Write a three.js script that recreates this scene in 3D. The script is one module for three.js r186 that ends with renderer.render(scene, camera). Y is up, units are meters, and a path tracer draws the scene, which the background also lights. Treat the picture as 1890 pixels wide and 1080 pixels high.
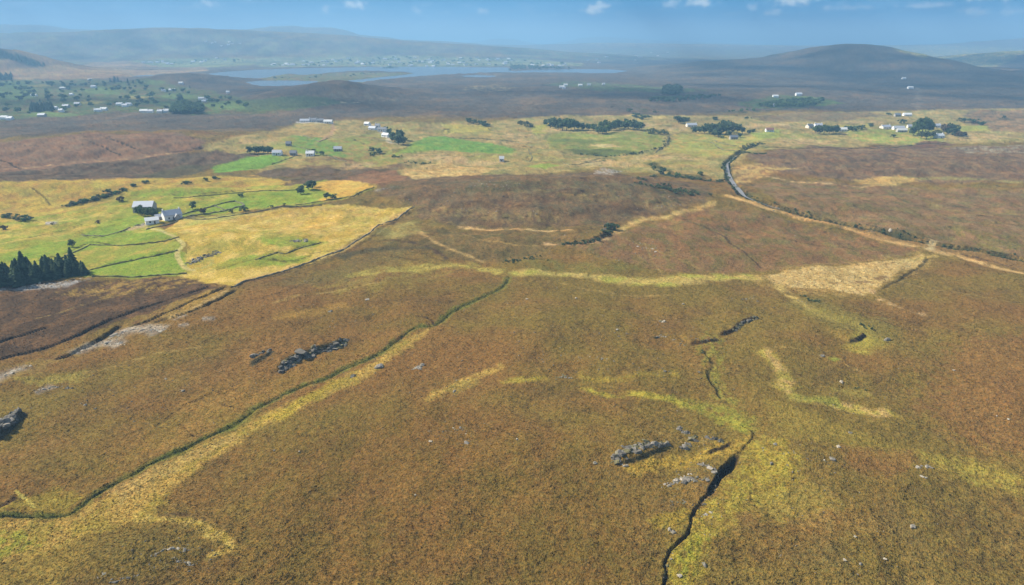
import * as THREE from 'three';
import { mergeGeometries, mergeVertices } from 'three/addons/utils/BufferGeometryUtils.js';

// ------------------------------------------------------------------ camera, sky, sun, exposure
const F = 1277, PITCH = 0.34436, CAM_Y = 120;            // focal length in photo pixels, tilt below the horizon
const scene = new THREE.Scene();
const camera = new THREE.PerspectiveCamera(2 * Math.atan(540 / F) * 180 / Math.PI, 1024 / 585, 1, 90000);
camera.position.set(0, CAM_Y, 0);
camera.rotation.set(-PITCH, 0, 0);
const EXPOSURE = 2.3;
const SUN_DIR = new THREE.Vector3(-0.74, 0.616, -0.27).normalize();
const sun = new THREE.DirectionalLight(new THREE.Color().setRGB(1, 0.93, 0.80), 4.4);
sun.position.copy(SUN_DIR).multiplyScalar(4000); sun.target.position.set(0, 0, 0);
sun.castShadow = true; sun.shadow.radius = 6; sun.shadow.mapSize.set(4096, 4096);
Object.assign(sun.shadow.camera, { left: -1500, right: 1500, top: 1500, bottom: -1500, near: 10, far: 12000 });
scene.add(sun, sun.target);
scene.fog = new THREE.FogExp2(new THREE.Color().setRGB(0.34, 0.66, 1.0), 1.95e-4);

// ------------------------------------------------------------------ random numbers and noise
function rng(seed) { let a = seed >>> 0; return () => { a = (a + 0x6D2B79F5) | 0; let t = Math.imul(a ^ (a >>> 15), 1 | a); t = (t + Math.imul(t ^ (t >>> 7), 61 | t)) ^ t; return ((t ^ (t >>> 14)) >>> 0) / 4294967296; }; }
const R0 = rng(11);
const PERM = new Uint8Array(512), GX = new Float32Array(256), GY = new Float32Array(256);
{ const p = [...Array(256).keys()]; for (let i = 255; i > 0; i--) { const j = Math.floor(R0() * (i + 1)); [p[i], p[j]] = [p[j], p[i]]; } for (let i = 0; i < 512; i++) PERM[i] = p[i & 255]; for (let i = 0; i < 256; i++) { const a = R0() * 6.2832; GX[i] = Math.cos(a); GY[i] = Math.sin(a); } }
function noise(x, y) {                                    // gradient noise, about -1..1
  const ix = Math.floor(x), iy = Math.floor(y), fx = x - ix, fy = y - iy, X = ix & 255, Y = iy & 255;
  const u = fx * fx * fx * (fx * (fx * 6 - 15) + 10), v = fy * fy * fy * (fy * (fy * 6 - 15) + 10);
  const a = PERM[X] + Y, b = PERM[X + 1] + Y, h00 = PERM[a & 511], h10 = PERM[b & 511], h01 = PERM[(a + 1) & 511], h11 = PERM[(b + 1) & 511];
  const n00 = GX[h00] * fx + GY[h00] * fy, n10 = GX[h10] * (fx - 1) + GY[h10] * fy, n01 = GX[h01] * fx + GY[h01] * (fy - 1), n11 = GX[h11] * (fx - 1) + GY[h11] * (fy - 1);
  return (n00 + u * (n10 - n00) + v * (n01 - n00 + u * (n00 - n10 - n01 + n11))) * 1.5;
}
const clamp = (x, a = 0, b = 1) => Math.min(b, Math.max(a, x));
const sstep = (x, a, b) => { const t = clamp((x - a) / (b - a)); return t * t * (3 - 2 * t); };
const lerp = (a, b, t) => a + (b - a) * t;
const s2l = (c) => { c /= 255; return c <= 0.04045 ? c / 12.92 : ((c + 0.055) / 1.055) ** 2.4; };

// ------------------------------------------------------------------ the sky: air and small fair-weather clouds
const SP = Math.sin(PITCH), CP = Math.cos(PITCH);
function rayDir(px, py) { const u = (px - 945) / F, v = (540 - py) / F; return [u, -SP + v * CP, -CP - v * SP]; }
{
  const W = 4096, H = 2048, data = new Float32Array(W * H * 4), D = 180 / Math.PI;
  const puffs = [[655, 9, 21, 7, .75], [600, 18, 9, 6, .35], [385, 7, 18, 6, .4], [1096, 19, 17, 10, .7], [1113, 10, 12, 6, .55], [1238, 7, 14, 9, .4], [1290, 3, 27, 9, .7], [1388, 13, 9, 6, .35], [1465, 3, 34, 9, .75], [1428, 23, 14, 6, .4], [1712, 10, 36, 5, .4], [1802, 23, 18, 7, .4], [1868, 21, 14, 7, .35], [770, 19, 9, 6, .3], [888, 21, 11, 6, .35], [945, -18, 40, 9, .6], [1180, -22, 60, 9, .7], [1560, 14, 50, 5, .25], [1620, -14, 60, 10, .7], [1840, -10, 60, 10, .6], [540, -20, 40, 10, .5], [200, -14, 60, 8, .25], [2000, 5, 40, 8, .5], [2120, 16, 30, 7, .4], [-120, 8, 40, 8, .3]]
    .map(([px, py, w, h, a]) => { const d = rayDir(px, py), az = Math.atan2(d[0], -d[2]) * D, el = Math.atan2(d[1], Math.hypot(d[0], d[2])) * D; return [az, el, w / F * D, h / F * D, a]; });
  const stops = [[-90, .16, .15, .11], [-2, .17, .23, .30], [0, .34, .55, .86], [0.9, .27, .51, .84], [1.9, .11, .38, .73], [3.1, .015, .27, .60], [6, .03, .22, .52], [15, .05, .18, .46], [40, .05, .15, .40], [90, .035, .11, .32]];
  const c = [0, 0, 0];
  for (let r = 0; r < H; r++) {
    const el = ((r + 0.5) / H - 0.5) * 180;
    let k = 0; while (k < stops.length - 2 && el > stops[k + 1][0]) k++;
    const t = sstep(el, stops[k][0], stops[k + 1][0]), tt = clamp((el - stops[k][0]) / (stops[k + 1][0] - stops[k][0]));
    const bt = el < 0 ? t : tt;
    for (let q = 0; q < W; q++) {
      const th = ((q + 0.5) / W - 0.5) * 2 * Math.PI, x = Math.cos(th), z = Math.sin(th), az = Math.atan2(x, -z) * D;
      for (let i = 0; i < 3; i++) c[i] = lerp(stops[k][i + 1], stops[k + 1][i + 1], bt);
      if (el > -2) {
        // brighter, paler air round the sun, which stands to the left
        const sa = Math.atan2(SUN_DIR.x, -SUN_DIR.z) * D; let da = Math.abs(az - sa); if (da > 180) da = 360 - da;
        const ang = Math.hypot(da * Math.cos(el / D * .8), el - 38), glow = Math.exp(-((ang / 42) ** 2)) * .5 + Math.exp(-((ang / 12) ** 2)) * .8;
        const pale = sstep(-az, -25, 75) * Math.exp(-Math.max(0, el) / 9); c[0] += glow * .30 + pale * .2; c[1] += glow * .25 + pale * .17; c[2] += glow * .17 + pale * .1;
        if (el > 0.2) {
          const warp = noise(az * 1.9, el * 3.1) * .28 + noise(az * 5.3 + 9, el * 8.7) * .12;
          let a = 0;
          if (Math.abs(az) < 60 && el < 6) for (const p of puffs) {
            const dx = (az - p[0]) / p[2]; if (dx > 2.2 || dx < -2.2) continue;
            const dy = (el - p[1]) / p[3], dyy = dy < 0 ? dy * 1.25 : dy;
            const g = 1 - Math.sqrt(dx * dx + dyy * dyy) * .8 + warp * 1.9;
            a = Math.max(a, Math.min(1, p[4] * 1.5) * sstep(g, 0.0, 0.9));
          }
          // general fair-weather cloud over the rest of the sky, thin near the horizon
          const kx = 90 / (el + 5), n = noise(az * .28 * 1, kx * 1.7) * .6 + noise(az * .7 + 31, kx * 4.1) * .3 + noise(az * 1.9, kx * 9) * .18;
          a = Math.max(a, .9 * sstep(n, -.32, .34) * sstep(el, 3.6, 8), .13 * sstep(n + noise(az * 1.1, el * 4) * .3, .0, .7) * sstep(el, 1.1, 2.2));
          const lit = .82 + .14 * noise(az * 2.3, el * 4.4);
          c[0] = lerp(c[0], lit * .84, a); c[1] = lerp(c[1], lit * .97, a); c[2] = lerp(c[2], lit * 1.12, a);
        }
      }
      const o = (r * W + q) * 4; data[o] = c[0] / EXPOSURE; data[o + 1] = c[1] / EXPOSURE; data[o + 2] = c[2] / EXPOSURE; data[o + 3] = 1;
    }
  }
  const tex = new THREE.DataTexture(data, W, H, THREE.RGBAFormat, THREE.FloatType);
  tex.mapping = THREE.EquirectangularReflectionMapping; tex.magFilter = THREE.LinearFilter; tex.colorSpace = THREE.LinearSRGBColorSpace; tex.needsUpdate = true;
  scene.background = tex; scene.environment = tex;
}

// ------------------------------------------------------------------ the lie of the land
// photo pixels turned into places: on a level plane, on an upright plane at a distance, or on the land itself
function onLevel(px, py, y = 0) { const d = rayDir(px, py), t = (y - CAM_Y) / d[1]; return [d[0] * t, d[2] * t]; }
function onDistance(px, py, D) { const d = rayDir(px, py), t = -D / d[2]; return [d[0] * t, CAM_Y + d[1] * t]; }
const RIDGES = [
  { D: 9300, w: 1500, p: [[-700, 44], [-300, 52], [0, 45.5], [60, 45], [90, 47], [115, 53], [200, 56], [300, 58], [400, 57], [460, 54], [495, 50.5], [520, 47.5], [545, 46], [565, 49], [590, 50.5], [612, 50], [632, 54], [658, 64], [700, 67.5], [745, 73], [800, 75], [860, 79], [920, 84], [1000, 90]] },
  { D: 6300, w: 950, p: [[-700, 76], [-200, 68], [0, 61], [120, 59], [200, 54.5], [260, 52], [310, 50.5], [370, 53], [440, 54], [500, 58], [560, 60], [620, 64], [700, 71], [770, 76], [850, 80.5], [960, 88], [1080, 97], [1250, 108]] },
  { D: 10500, w: 1300, p: [[500, 95], [700, 88], [880, 82], [960, 82.5], [1050, 80.5], [1080, 79], [1140, 78.5], [1250, 80.5], [1400, 83], [1500, 84], [1640, 83], [1740, 82], [1790, 79], [1840, 75], [1890, 71], [2050, 66], [2500, 70]] },
  { D: 17000, w: 900, p: [[820, 84], [892, 74.5], [905, 71.5], [925, 70.5], [950, 72], [965, 75], [1000, 82], [1045, 76], [1070, 70], [1105, 67], [1150, 70], [1230, 74], [1320, 78], [1450, 83]] },
  { D: 3350, w: 640, p: [[1000, 142], [1100, 139], [1180, 132], [1240, 123], [1310, 113], [1380, 108.5], [1440, 104], [1480, 93], [1520, 83.5], [1568, 80], [1610, 83], [1650, 92], [1690, 107], [1740, 116], [1800, 124], [1900, 131], [2100, 138]] },
  { D: 4700, w: 650, p: [[1600, 124], [1700, 116], [1760, 106], [1830, 97], [1890, 93.5], [1990, 90], [2200, 92], [2500, 98]] },
  { D: 1760, w: 210, p: [[420, 182], [480, 172], [540, 160], [590, 150], [615, 146.5], [635, 148], [690, 161], [750, 172], [830, 178], [950, 182]] },
  { D: 2300, w: 260, p: [[180, 160], [230, 152], [280, 141], [310, 135.5], [345, 134], [385, 139], [430, 150], [480, 160], [560, 162]] },
  { D: 2900, w: 420, p: [[-600, 60], [-200, 74], [-60, 84], [0, 90], [45, 106], [90, 121], [140, 131], [240, 142]] },
].map(({ D, w, p }) => ({ D, w, t: p.map(([x, y]) => onDistance(x, y, D)).map(([x, h]) => [x, Math.max(0, h)]) }));
const BUMPS = [[980, 375, 140, 66, 14], [860, 352, 60, 24, 3], [1150, 362, 60, 24, 4], [1030, 412, 60, 22, 3], [100, 352, 190, 48, 8], [210, 272, 260, 130, 13], [470, 585, 48, 40, 5], [1170, 835, 26, 14, 2.2], [235, 1050, 22, 16, 3], [1560, 860, 30, 22, 2.5], [960, 640, 60, 40, 3],
  [640, 455, 70, 40, 3], [1500, 400, 110, 60, 4], [1180, 455, 70, 36, 5], [1560, 305, 250, 90, 6], [760, 560, 40, 30, 2], [430, 450, 60, 40, 3], [1720, 640, 90, 60, 4], [820, 870, 40, 25, 2.5]]
  .map(([px, py, rx, rz, h]) => [...onLevel(px, py), rx, rz, h]);
const LAKES = {
  lough: [[375, 137], [420, 132], [470, 129], [560, 126], [640, 124.3], [720, 123.2], [800, 123], [880, 124], [938, 124.5], [943, 131], [1000, 128.5], [1060, 127.5], [1120, 128], [1160, 131], [1130, 135.5], [1050, 134], [960, 134], [900, 135], [850, 137.5], [790, 139], [740, 143], [700, 148], [655, 153], [636, 150], [690, 144], [755, 137.5], [768, 135], [730, 134], [700, 130.5], [650, 132.5], [600, 136], [560, 138.5], [520, 138], [500, 141], [480, 146], [455, 147], [430, 146], [405, 141]],
  near: [[452, 151], [490, 148.7], [530, 148.7], [590, 150], [575, 154], [530, 159], [490, 160], [468, 156]],
  pool: [[848, 140], [880, 138.3], [917, 140], [905, 143], [862, 142.5]],
  left: [[238, 141], [268, 138.5], [284, 138.5], [262, 143.5]],
  right: [[1797, 136], [1825, 134.2], [1855, 138], [1838, 140.5]],
  far: [[385, 99], [400, 97.2], [432, 97.4], [420, 99.2]],
};
const LAKE_LIST = Object.values(LAKES).map((poly) => { const q = poly.map(([x, y]) => onLevel(x, y, 0)); const xs = q.map((p) => p[0]), zs = q.map((p) => p[1]); return { q, x0: Math.min(...xs) - 60, x1: Math.max(...xs) + 60, z0: Math.min(...zs) - 60, z1: Math.max(...zs) + 60 }; });
function sdPoly(q, x, z) {                                  // signed distance, positive inside
  let best = 1e18, ins = false;
  for (let i = 0, j = q.length - 1; i < q.length; j = i++) {
    const ax = q[j][0], az = q[j][1], bx = q[i][0], bz = q[i][1], ex = bx - ax, ez = bz - az, t = clamp(((x - ax) * ex + (z - az) * ez) / (ex * ex + ez * ez + 1e-9));
    const dx = x - ax - ex * t, dz = z - az - ez * t, dd = dx * dx + dz * dz; if (dd < best) best = dd;
    if ((az > z) !== (bz > z) && x < ex * (z - az) / ez + ax) ins = !ins;
  }
  return ins ? Math.sqrt(best) : -Math.sqrt(best);
}
function tableAt(t, x) {
  if (x <= t[0][0]) return t[0][1]; const n = t.length - 1; if (x >= t[n][0]) return t[n][1];
  let i = 1; while (t[i][0] < x) i++;
  const s = (x - t[i - 1][0]) / (t[i][0] - t[i - 1][0]), m = s * s * (3 - 2 * s) * .5 + s * .5; return lerp(t[i - 1][1], t[i][1], m);
}
function land(x, z) {                                       // smooth land height, before ditches and tussocks
  const d = -z;
  let h = 2.2 + noise(x / 210 + 3.1, z / 210) * 2.6 + noise(x / 74, z / 74 + 7.7) * 1.3 + noise(x / 27, z / 27) * 1.15 + noise(x / 11, z / 11 + 3) * .3;
  if (d > 700) h += Math.max(0, noise(x / 620 + 11, z / 520 + 2) + .15) * 11 * sstep(d, 700, 2000);
  if (d > 1000) h = Math.max(h, .9 + .3 * noise(x / 90, z / 90));
  for (const b of BUMPS) { const dx = (x - b[0]) / b[2], dz = (z - b[1]) / b[3], q = dx * dx + dz * dz; if (q < 9) h += b[4] * Math.exp(-q); }
  let g = 0;
  for (const r of RIDGES) { const q = (d - r.D) / r.w; if (q < -3.2 || q > 3.2) continue; const cr = tableAt(r.t, x); if (cr > 0) g = Math.max(g, (cr - 2) * Math.exp(-q * q) * (1 + (.10 * noise(x / (r.w * .5), z / (r.w * .5)) + .07 * noise(x / (r.w * .14), z / (r.w * .2))) * Math.min(1, .15 + Math.abs(q) * 2))); }
  if (g > 0) h = Math.max(h * (1 - sstep(g, 0, 30)) + g, h);
  if (d > 1400 && d < 9500) for (const L of LAKE_LIST) if (x > L.x0 && x < L.x1 && z > L.z0 && z < L.z1) { const s = sdPoly(L.q, x, z); h = lerp(h, 1.0, sstep(s, -55, -8)); h = lerp(h, -2.5, sstep(s, -8, 8)); }
  if (d > 11500) h = lerp(h, Math.max(-6, g - 6), sstep(d, 11500, 13000));
  return h;
}
function gnd(px, py) {                                      // where the line of sight of a photo pixel meets the land
  const d = rayDir(px, py); let t = 90, p = t;
  const above = (s) => CAM_Y + d[1] * s - land(d[0] * s, d[2] * s) > 0;
  while (t < 40000 && above(t)) { p = t; t *= 1.006; }
  for (let i = 0; i < 18; i++) { const m = (p + t) / 2; if (above(m)) p = m; else t = m; }
  return [d[0] * t, d[2] * t];
}
const mpp = (z) => Math.hypot(z, CAM_Y) / F;                // metres per photo pixel at that distance

// ------------------------------------------------------------------ the ground grid (finer near, coarser far)
const NC = 1301, DS = [];
for (let d = -160; d < 100; d += 5) DS.push(d);
for (let d = 100; d < 27000;) { DS.push(d); d += Math.min(.95 * (d * d + CAM_Y * CAM_Y) / (CAM_Y * 691), .0125 * d + .1); }
const NR = DS.length, NV = NC * NR;
const halfW = (d) => 78 + .93 * Math.max(d, 0);
const VX = new Float32Array(NV), VZ = new Float32Array(NV), VH = new Float32Array(NV), VC = new Float32Array(NV * 3), ID = new Uint8Array(NV), WX = new Float32Array(NV), WZ = new Float32Array(NV);
const rowOf = (d) => { let a = 0, b = NR - 1; while (b - a > 1) { const m = (a + b) >> 1; if (DS[m] <= d) a = m; else b = m; } return a; };
const K = 0.66;                                             // photo colour to surface colour
const col = (r, g, b) => [s2l(r) * K, s2l(g) * K * .97, s2l(b) * K * .92];
const BROWN = col(132, 101, 54), OLIVE = col(128, 109, 52), DARK = col(102, 82, 48), STRAW = col(168, 142, 78), RUST = col(142, 103, 58), GREYB = col(118, 100, 62);
{
  let i = 0;
  for (let r = 0; r < NR; r++) {
    const d = DS[r], w = halfW(d), z = -d;
    for (let c = 0; c < NC; c++, i++) {
      const x = (c / (NC - 1) * 2 - 1) * w; VX[i] = x; VZ[i] = z;
      const hh = land(x, z); VH[i] = hh;
      const a1 = noise(x / 3.1, z / 3.1), a2 = noise(x / 12 + 40, z / 12), a3 = noise(x / 45, z / 45 + 20), a4 = noise(x / 170 + 5, z / 170);
      const b1 = noise(x / 3.3 + 50, z / 3.3), b2 = noise(x / 13, z / 13 + 60), b3 = noise(x / 48 + 80, z / 48), b4 = noise(x / 180, z / 180 + 33);
      const f3 = sstep(d, 300, 900), f4 = sstep(d, 900, 3000);
      WX[i] = a1 * .55 + a2 * 1.5 + a3 * (2 + 5 * f3) + a4 * 22 * f4; WZ[i] = b1 * .55 + b2 * 1.5 + b3 * (2 + 6 * f3) + b4 * 26 * f4;
      // moor grass, heather and sedge in patches
      const red = sstep(a4 * .7 + a3 * .7 + b2 * .45, -.35, .8), drk = sstep(b3 * .7 + a2 * .8 + b1 * .6, .1, .95), str = sstep(b4 * .5 + b2 * .8 + a1 * .6, .3, 1.15), rus = sstep(a3 * .6 - b3 * .6 + a4 * .5, .15, .9), gry = sstep(b4 - a2 * .6, .25, .95);
      const o = i * 3;
      for (let k = 0; k < 3; k++) {
        let v = lerp(OLIVE[k], BROWN[k], red); v = lerp(v, RUST[k], rus * .28); v = lerp(v, DARK[k], drk * .5); v = lerp(v, GREYB[k], gry * .4); v = lerp(v, STRAW[k], str * .38);
        VC[o + k] = v;
      }
    }
  }
}
function within(x0, x1, z0, z1, fn) {                       // every grid point in a box
  const ra = Math.max(0, rowOf(-z1)), rb = Math.min(NR - 1, rowOf(-z0) + 1);
  for (let r = ra; r <= rb; r++) {
    const w = halfW(DS[r]), ca = Math.max(0, Math.floor((x0 / w + 1) / 2 * (NC - 1))), cb = Math.min(NC - 1, Math.ceil((x1 / w + 1) / 2 * (NC - 1)));
    for (let c = ca; c <= cb; c++) fn(r * NC + c);
  }
}
function bbox(q, m) { let a = 1e9, b = -1e9, c = 1e9, d = -1e9; for (const p of q) { a = Math.min(a, p[0]); b = Math.max(b, p[0]); c = Math.min(c, p[1]); d = Math.max(d, p[1]); } return [a - m, b + m, c - m, d + m]; }
// an area of other growth: o.soft metres of edge, o.warp how ragged, o.amt strength, o.mot mottling with a second colour
function area(poly, colour, o = {}) {
  const q = o.world ? poly : poly.map(([x, y]) => gnd(x, y)), cz = q.reduce((s, p) => s + p[1], 0) / q.length, px = mpp(cz);
  const soft = (o.soft ?? 5) * px * 1.5, wp = o.warp ?? 1, amt = o.amt ?? 1, B = bbox(q, soft * 2.5 + 30 * wp * Math.max(1, px * 2)), c2 = o.mot, ms = (o.ms ?? 24) * px;
  within(...B, (i) => {
    const x = VX[i] + WX[i] * wp, z = VZ[i] + WZ[i] * wp, s = sdPoly(q, x, z) + soft * (noise(VX[i] / (px * 5), VZ[i] / (px * 7)) * .6 + noise(VX[i] / (px * 17), VZ[i] / (px * 20)) * .9); if (s < -soft) return;
    let t = sstep(s, -soft, soft) * amt;
    if (o.gap) t *= sstep(noise(VX[i] / ms * 1.3 + 7, VZ[i] / ms * .8) + noise(VX[i] / ms * 4, VZ[i] / ms * 3) * .6, o.gap - .4, o.gap + .4);
    const m = c2 ? sstep(noise(VX[i] / ms, VZ[i] / ms * .7) + noise(VX[i] / ms * 3.3, VZ[i] / ms * 2.3) * .6, -.25, .55) * (o.mm ?? 1) : 0;
    for (let k = 0; k < 3; k++) VC[i * 3 + k] = lerp(VC[i * 3 + k], c2 ? lerp(colour[k], c2[k], m) : colour[k], t);
    if (o.raise) VH[i] += o.raise * sstep(s, 0, soft * 2);
    if (o.id !== undefined && t > .5) ID[i] = o.id;
  });
  return q;
}
function alongOf(q) { const L = [0]; for (let i = 1; i < q.length; i++) L.push(L[i - 1] + Math.hypot(q[i][0] - q[i - 1][0], q[i][1] - q[i - 1][1])); return L; }
function smoothLine(q, n = 6) { if (q.length < 3) return q; const c = new THREE.CatmullRomCurve3(q.map((p) => new THREE.Vector3(p[0], p[2] ?? 0, p[1])), false, 'centripetal'); return c.getPoints((q.length - 1) * n).map((p) => [p.x, p.z, p.y]); }
// nearest point on a line: [distance, side, share along, width there]
function nearLine(q, L, x, z) {
  let best = 1e18, side = 0, at = 0, wd = 1;
  for (let i = 1; i < q.length; i++) {
    const ax = q[i - 1][0], az = q[i - 1][1], ex = q[i][0] - ax, ez = q[i][1] - az, t = clamp(((x - ax) * ex + (z - az) * ez) / (ex * ex + ez * ez + 1e-9)), dx = x - ax - ex * t, dz = z - az - ez * t, dd = dx * dx + dz * dz;
    if (dd < best) { best = dd; side = ex * dz - ez * dx; at = L[i - 1] + (L[i] - L[i - 1]) * t; wd = lerp(q[i - 1][2] || 1, q[i][2] || 1, t); }
  }
  return [Math.sqrt(best), side, at / L[L.length - 1], wd];
}
// a ribbon of other growth, a ditch, a track: w metres wide, o.depth cut, o.soft share of the width that fades
function line(pts, w, colour, o = {}) {
  const q = smoothLine(pts.map(([x, y, k]) => [...gnd(x, y), k ?? 1]), o.n ?? 5), L = alongOf(q), wp = o.warp ?? .5, amt = o.amt ?? 1, soft = o.soft ?? .8, mx = Math.max(...q.map((p) => p[2] || 1));
  const B = bbox(q, w * mx * 1.5 + 25 * wp * (mpp(q[0][1]) > .6 ? 2 : 1));
  within(...B, (i) => {
    const [s, side, at, k] = nearLine(q, L, VX[i] + WX[i] * wp, VZ[i] + WZ[i] * wp), ww = w * k; if (s > ww * 1.3) return;
    const ends = o.ends === 0 ? 1 : sstep(at, 0, o.ends ?? .06) * sstep(1 - at, 0, o.ends ?? .06);
    const sn = s + ww * .34 * (noise(VX[i] / w * .9, VZ[i] / w * .9) + noise(VX[i] / w * .3 + 5, VZ[i] / w * .3)) * (o.id === undefined ? 1 : .3); let t = (1 - sstep(sn, ww * (.5 - soft * .5), ww * (.5 + soft * .5))) * amt * ends;
    if (o.gap) t *= sstep(noise(VX[i] / (w * 2.5), VZ[i] / (w * 2.5)) + .5 * noise(VX[i] / w, VZ[i] / w), o.gap - .5, o.gap + .3);
    if (colour) for (let j = 0; j < 3; j++) VC[i * 3 + j] = lerp(VC[i * 3 + j], o.mot ? lerp(colour[j], o.mot[j], sstep(noise(VX[i] / w * 1.3, VZ[i] / w), -.3, .5)) : colour[j], t);
    if (o.depth) VH[i] -= o.depth * (1 - sstep(s, ww * (o.wall ?? .2), ww * .55)) * ends * (o.dvar ? lerp(1, .3, sstep(noise(VX[i] / 6, VZ[i] / 6), -.3, .5)) : 1);
    if (o.id !== undefined && t > .5) ID[i] = o.id;
  });
  return q;
}
// a step in the land: the side left of the line (seen along it) stands o.h metres higher and falls back over o.back metres
function scarp(pts, h, back, colour, o = {}) {
  const q = smoothLine(pts.map(([x, y]) => gnd(x, y)), 4), L = alongOf(q), face = o.face ?? 1, B = bbox(q, back + 6), wp = o.warp ?? .35;
  within(...B, (i) => {
    const [s, side, at] = nearLine(q, L, VX[i] + WX[i] * wp, VZ[i] + WZ[i] * wp); if (s > back) return;
    const ends = sstep(at, 0, .18) * sstep(1 - at, 0, .18), sd = side < 0 ? s : -s;
    if (sd > -face) VH[i] += h * ends * sstep(sd, -face * .5, face * .5) * (1 - sstep(sd, back * .2, back)) * (1 + .25 * noise(VX[i] / 4, VZ[i] / 4));
    if (colour) { const t = (1 - sstep(Math.abs(sd + face * .1), face * .7, face * 1.3)) * ends; for (let j = 0; j < 3; j++) VC[i * 3 + j] = lerp(VC[i * 3 + j], colour[j], t); }
  });
  return q;
}
// ------------------------------------------------------------------ what grows where
const PATH = 1, FIELD = 2, HILL = 3, FARHILL = 4;
const MEADOW = col(146, 150, 58), LUSH = col(118, 150, 48), GOLD = col(188, 164, 72), GOLD2 = col(208, 180, 98), TAN = col(178, 148, 96), PALE = col(208, 182, 122), PEAT = col(86, 68, 48), MAUVE = col(94, 84, 72), MAUVE2 = col(112, 94, 72), SEDGE = col(152, 136, 66), LIME = col(146, 144, 58), ROCK = col(172, 158, 138), GREYR = col(134, 120, 102), BLACK = col(48, 42, 32), GRN = col(96, 108, 56), DKGRN = col(70, 78, 42), SCRUB = col(92, 92, 52);
// far land, from the horizon towards the lake
area([[-1500, 60], [3400, 60], [3400, 215], [1890, 203], [1500, 205], [1100, 218], [700, 214], [420, 240], [200, 242], [0, 258], [-1500, 280]], MAUVE, { soft: 6, warp: 1, mot: MAUVE2, ms: 26 });
area([[-900, 100], [0, 100], [200, 104], [380, 122], [380, 130], [240, 141], [100, 147], [30, 145], [-900, 150]], col(168, 140, 92), { soft: 4, mot: col(150, 118, 84), ms: 40 });
area([[-600, 56], [200, 62], [500, 70], [800, 84], [1000, 96], [700, 104], [300, 102], [-600, 92]], col(116, 100, 78), { soft: 3, mot: col(128, 126, 84), ms: 30 });
area([[240, 112], [300, 108], [440, 106], [480, 112], [470, 120], [400, 124], [300, 124]], col(146, 146, 92), { soft: 2, mot: col(120, 132, 70), ms: 8 });
area([[470, 107], [640, 103], [800, 103], [980, 107], [1080, 116], [1070, 122], [940, 122], [700, 121], [480, 124]], col(118, 128, 80), { soft: 2, mot: col(150, 144, 104), ms: 9 });
area([[900, 92], [1150, 88], [1440, 90], [1440, 100], [1300, 110], [1100, 112], [940, 103]], col(120, 124, 84), { soft: 3, mot: col(130, 104, 76), ms: 14 });
area([[1640, 84], [1790, 84], [1890, 90], [1890, 98], [1700, 106], [1660, 96]], col(150, 150, 84), { soft: 2, mot: col(196, 180, 112), ms: 8 });
area([[1080, 82], [1300, 81], [1640, 83], [1640, 86], [1300, 86], [1060, 85]], col(190, 170, 120), { soft: 1, mot: col(120, 124, 84), ms: 8, amt: .6 });
// islands and shores in the lough
area([[480, 146], [500, 141], [560, 138.5], [600, 136], [650, 133], [730, 134.5], [765, 136], [690, 144], [636, 149], [560, 149]], col(110, 116, 66), { soft: 2, mot: col(130, 110, 74), ms: 12 });
// dark conifer slope on the left and the village valley
area([[-300, 60], [-60, 82], [0, 92], [40, 104], [88, 122], [60, 122], [20, 111], [-60, 96], [-300, 82]], col(46, 58, 40), { soft: 2 });
area([[-900, 142], [0, 144], [70, 148], [180, 146], [290, 150], [400, 168], [480, 190], [560, 203], [480, 209], [340, 211], [220, 207], [110, 214], [0, 224], [-900, 240]], col(92, 104, 54), { soft: 4, mot: col(112, 98, 66), ms: 22 });
for (const [x, y, w, h] of [[10, 163, 60, 14], [20, 178, 44, 7], [190, 168, 40, 7], [285, 152, 26, 5], [330, 178, 40, 6], [95, 212, 60, 4], [440, 196, 70, 9], [300, 190, 40, 4]]) area([[x - w, y], [x - w * .5, y - h], [x + w * .6, y - h * .8], [x + w, y], [x + w * .5, y + h], [x - w * .6, y + h * .7]], col(104, 124, 64), { soft: 5, warp: .8, gap: -.4, ms: 10, id: FIELD });
for (const [x, y, w, h] of [[165, 188, 30, 5], [250, 180, 30, 4], [75, 158, 26, 3]]) area([[x - w, y], [x, y - h], [x + w, y], [x, y + h]], col(160, 150, 80), { soft: 4, warp: .7 });
// grey crags on the dark ridge, small greens beyond
area([[560, 182], [620, 168], [680, 172], [740, 186], [660, 192], [590, 190]], col(120, 112, 92), { soft: 3, gap: .1, ms: 16 });
area([[440, 186], [560, 176], [640, 188], [560, 200], [460, 204]], col(88, 98, 58), { soft: 5, gap: 0 });
line([[575, 188], [610, 190], [665, 189]], 9, col(190, 176, 140), { gap: 0 });
area([[1000, 155], [1060, 150], [1180, 156], [1300, 166], [1240, 172], [1100, 168]], col(96, 112, 66), { soft: 4, mot: MAUVE, ms: 16 });
area([[1360, 190], [1440, 176], [1530, 182], [1560, 190], [1480, 200], [1390, 200]], col(88, 108, 56), { soft: 4, mot: col(110, 104, 66), ms: 16 });
area([[860, 160], [920, 155], [960, 163], [900, 170], [850, 166]], col(176, 158, 112), { soft: 3, gap: .1, ms: 16, amt: .6 });
line([[1690, 160], [1696, 175], [1692, 190], [1700, 205]], 12, col(150, 138, 120), { gap: .05, amt: .7 });
line([[1140, 185], [1190, 202], [1200, 214], [1290, 216], [1330, 222]], 9, col(70, 72, 44), { gap: -.1 });
line([[1300, 208], [1400, 205], [1480, 196]], 8, col(70, 78, 46), { gap: 0 });
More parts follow.
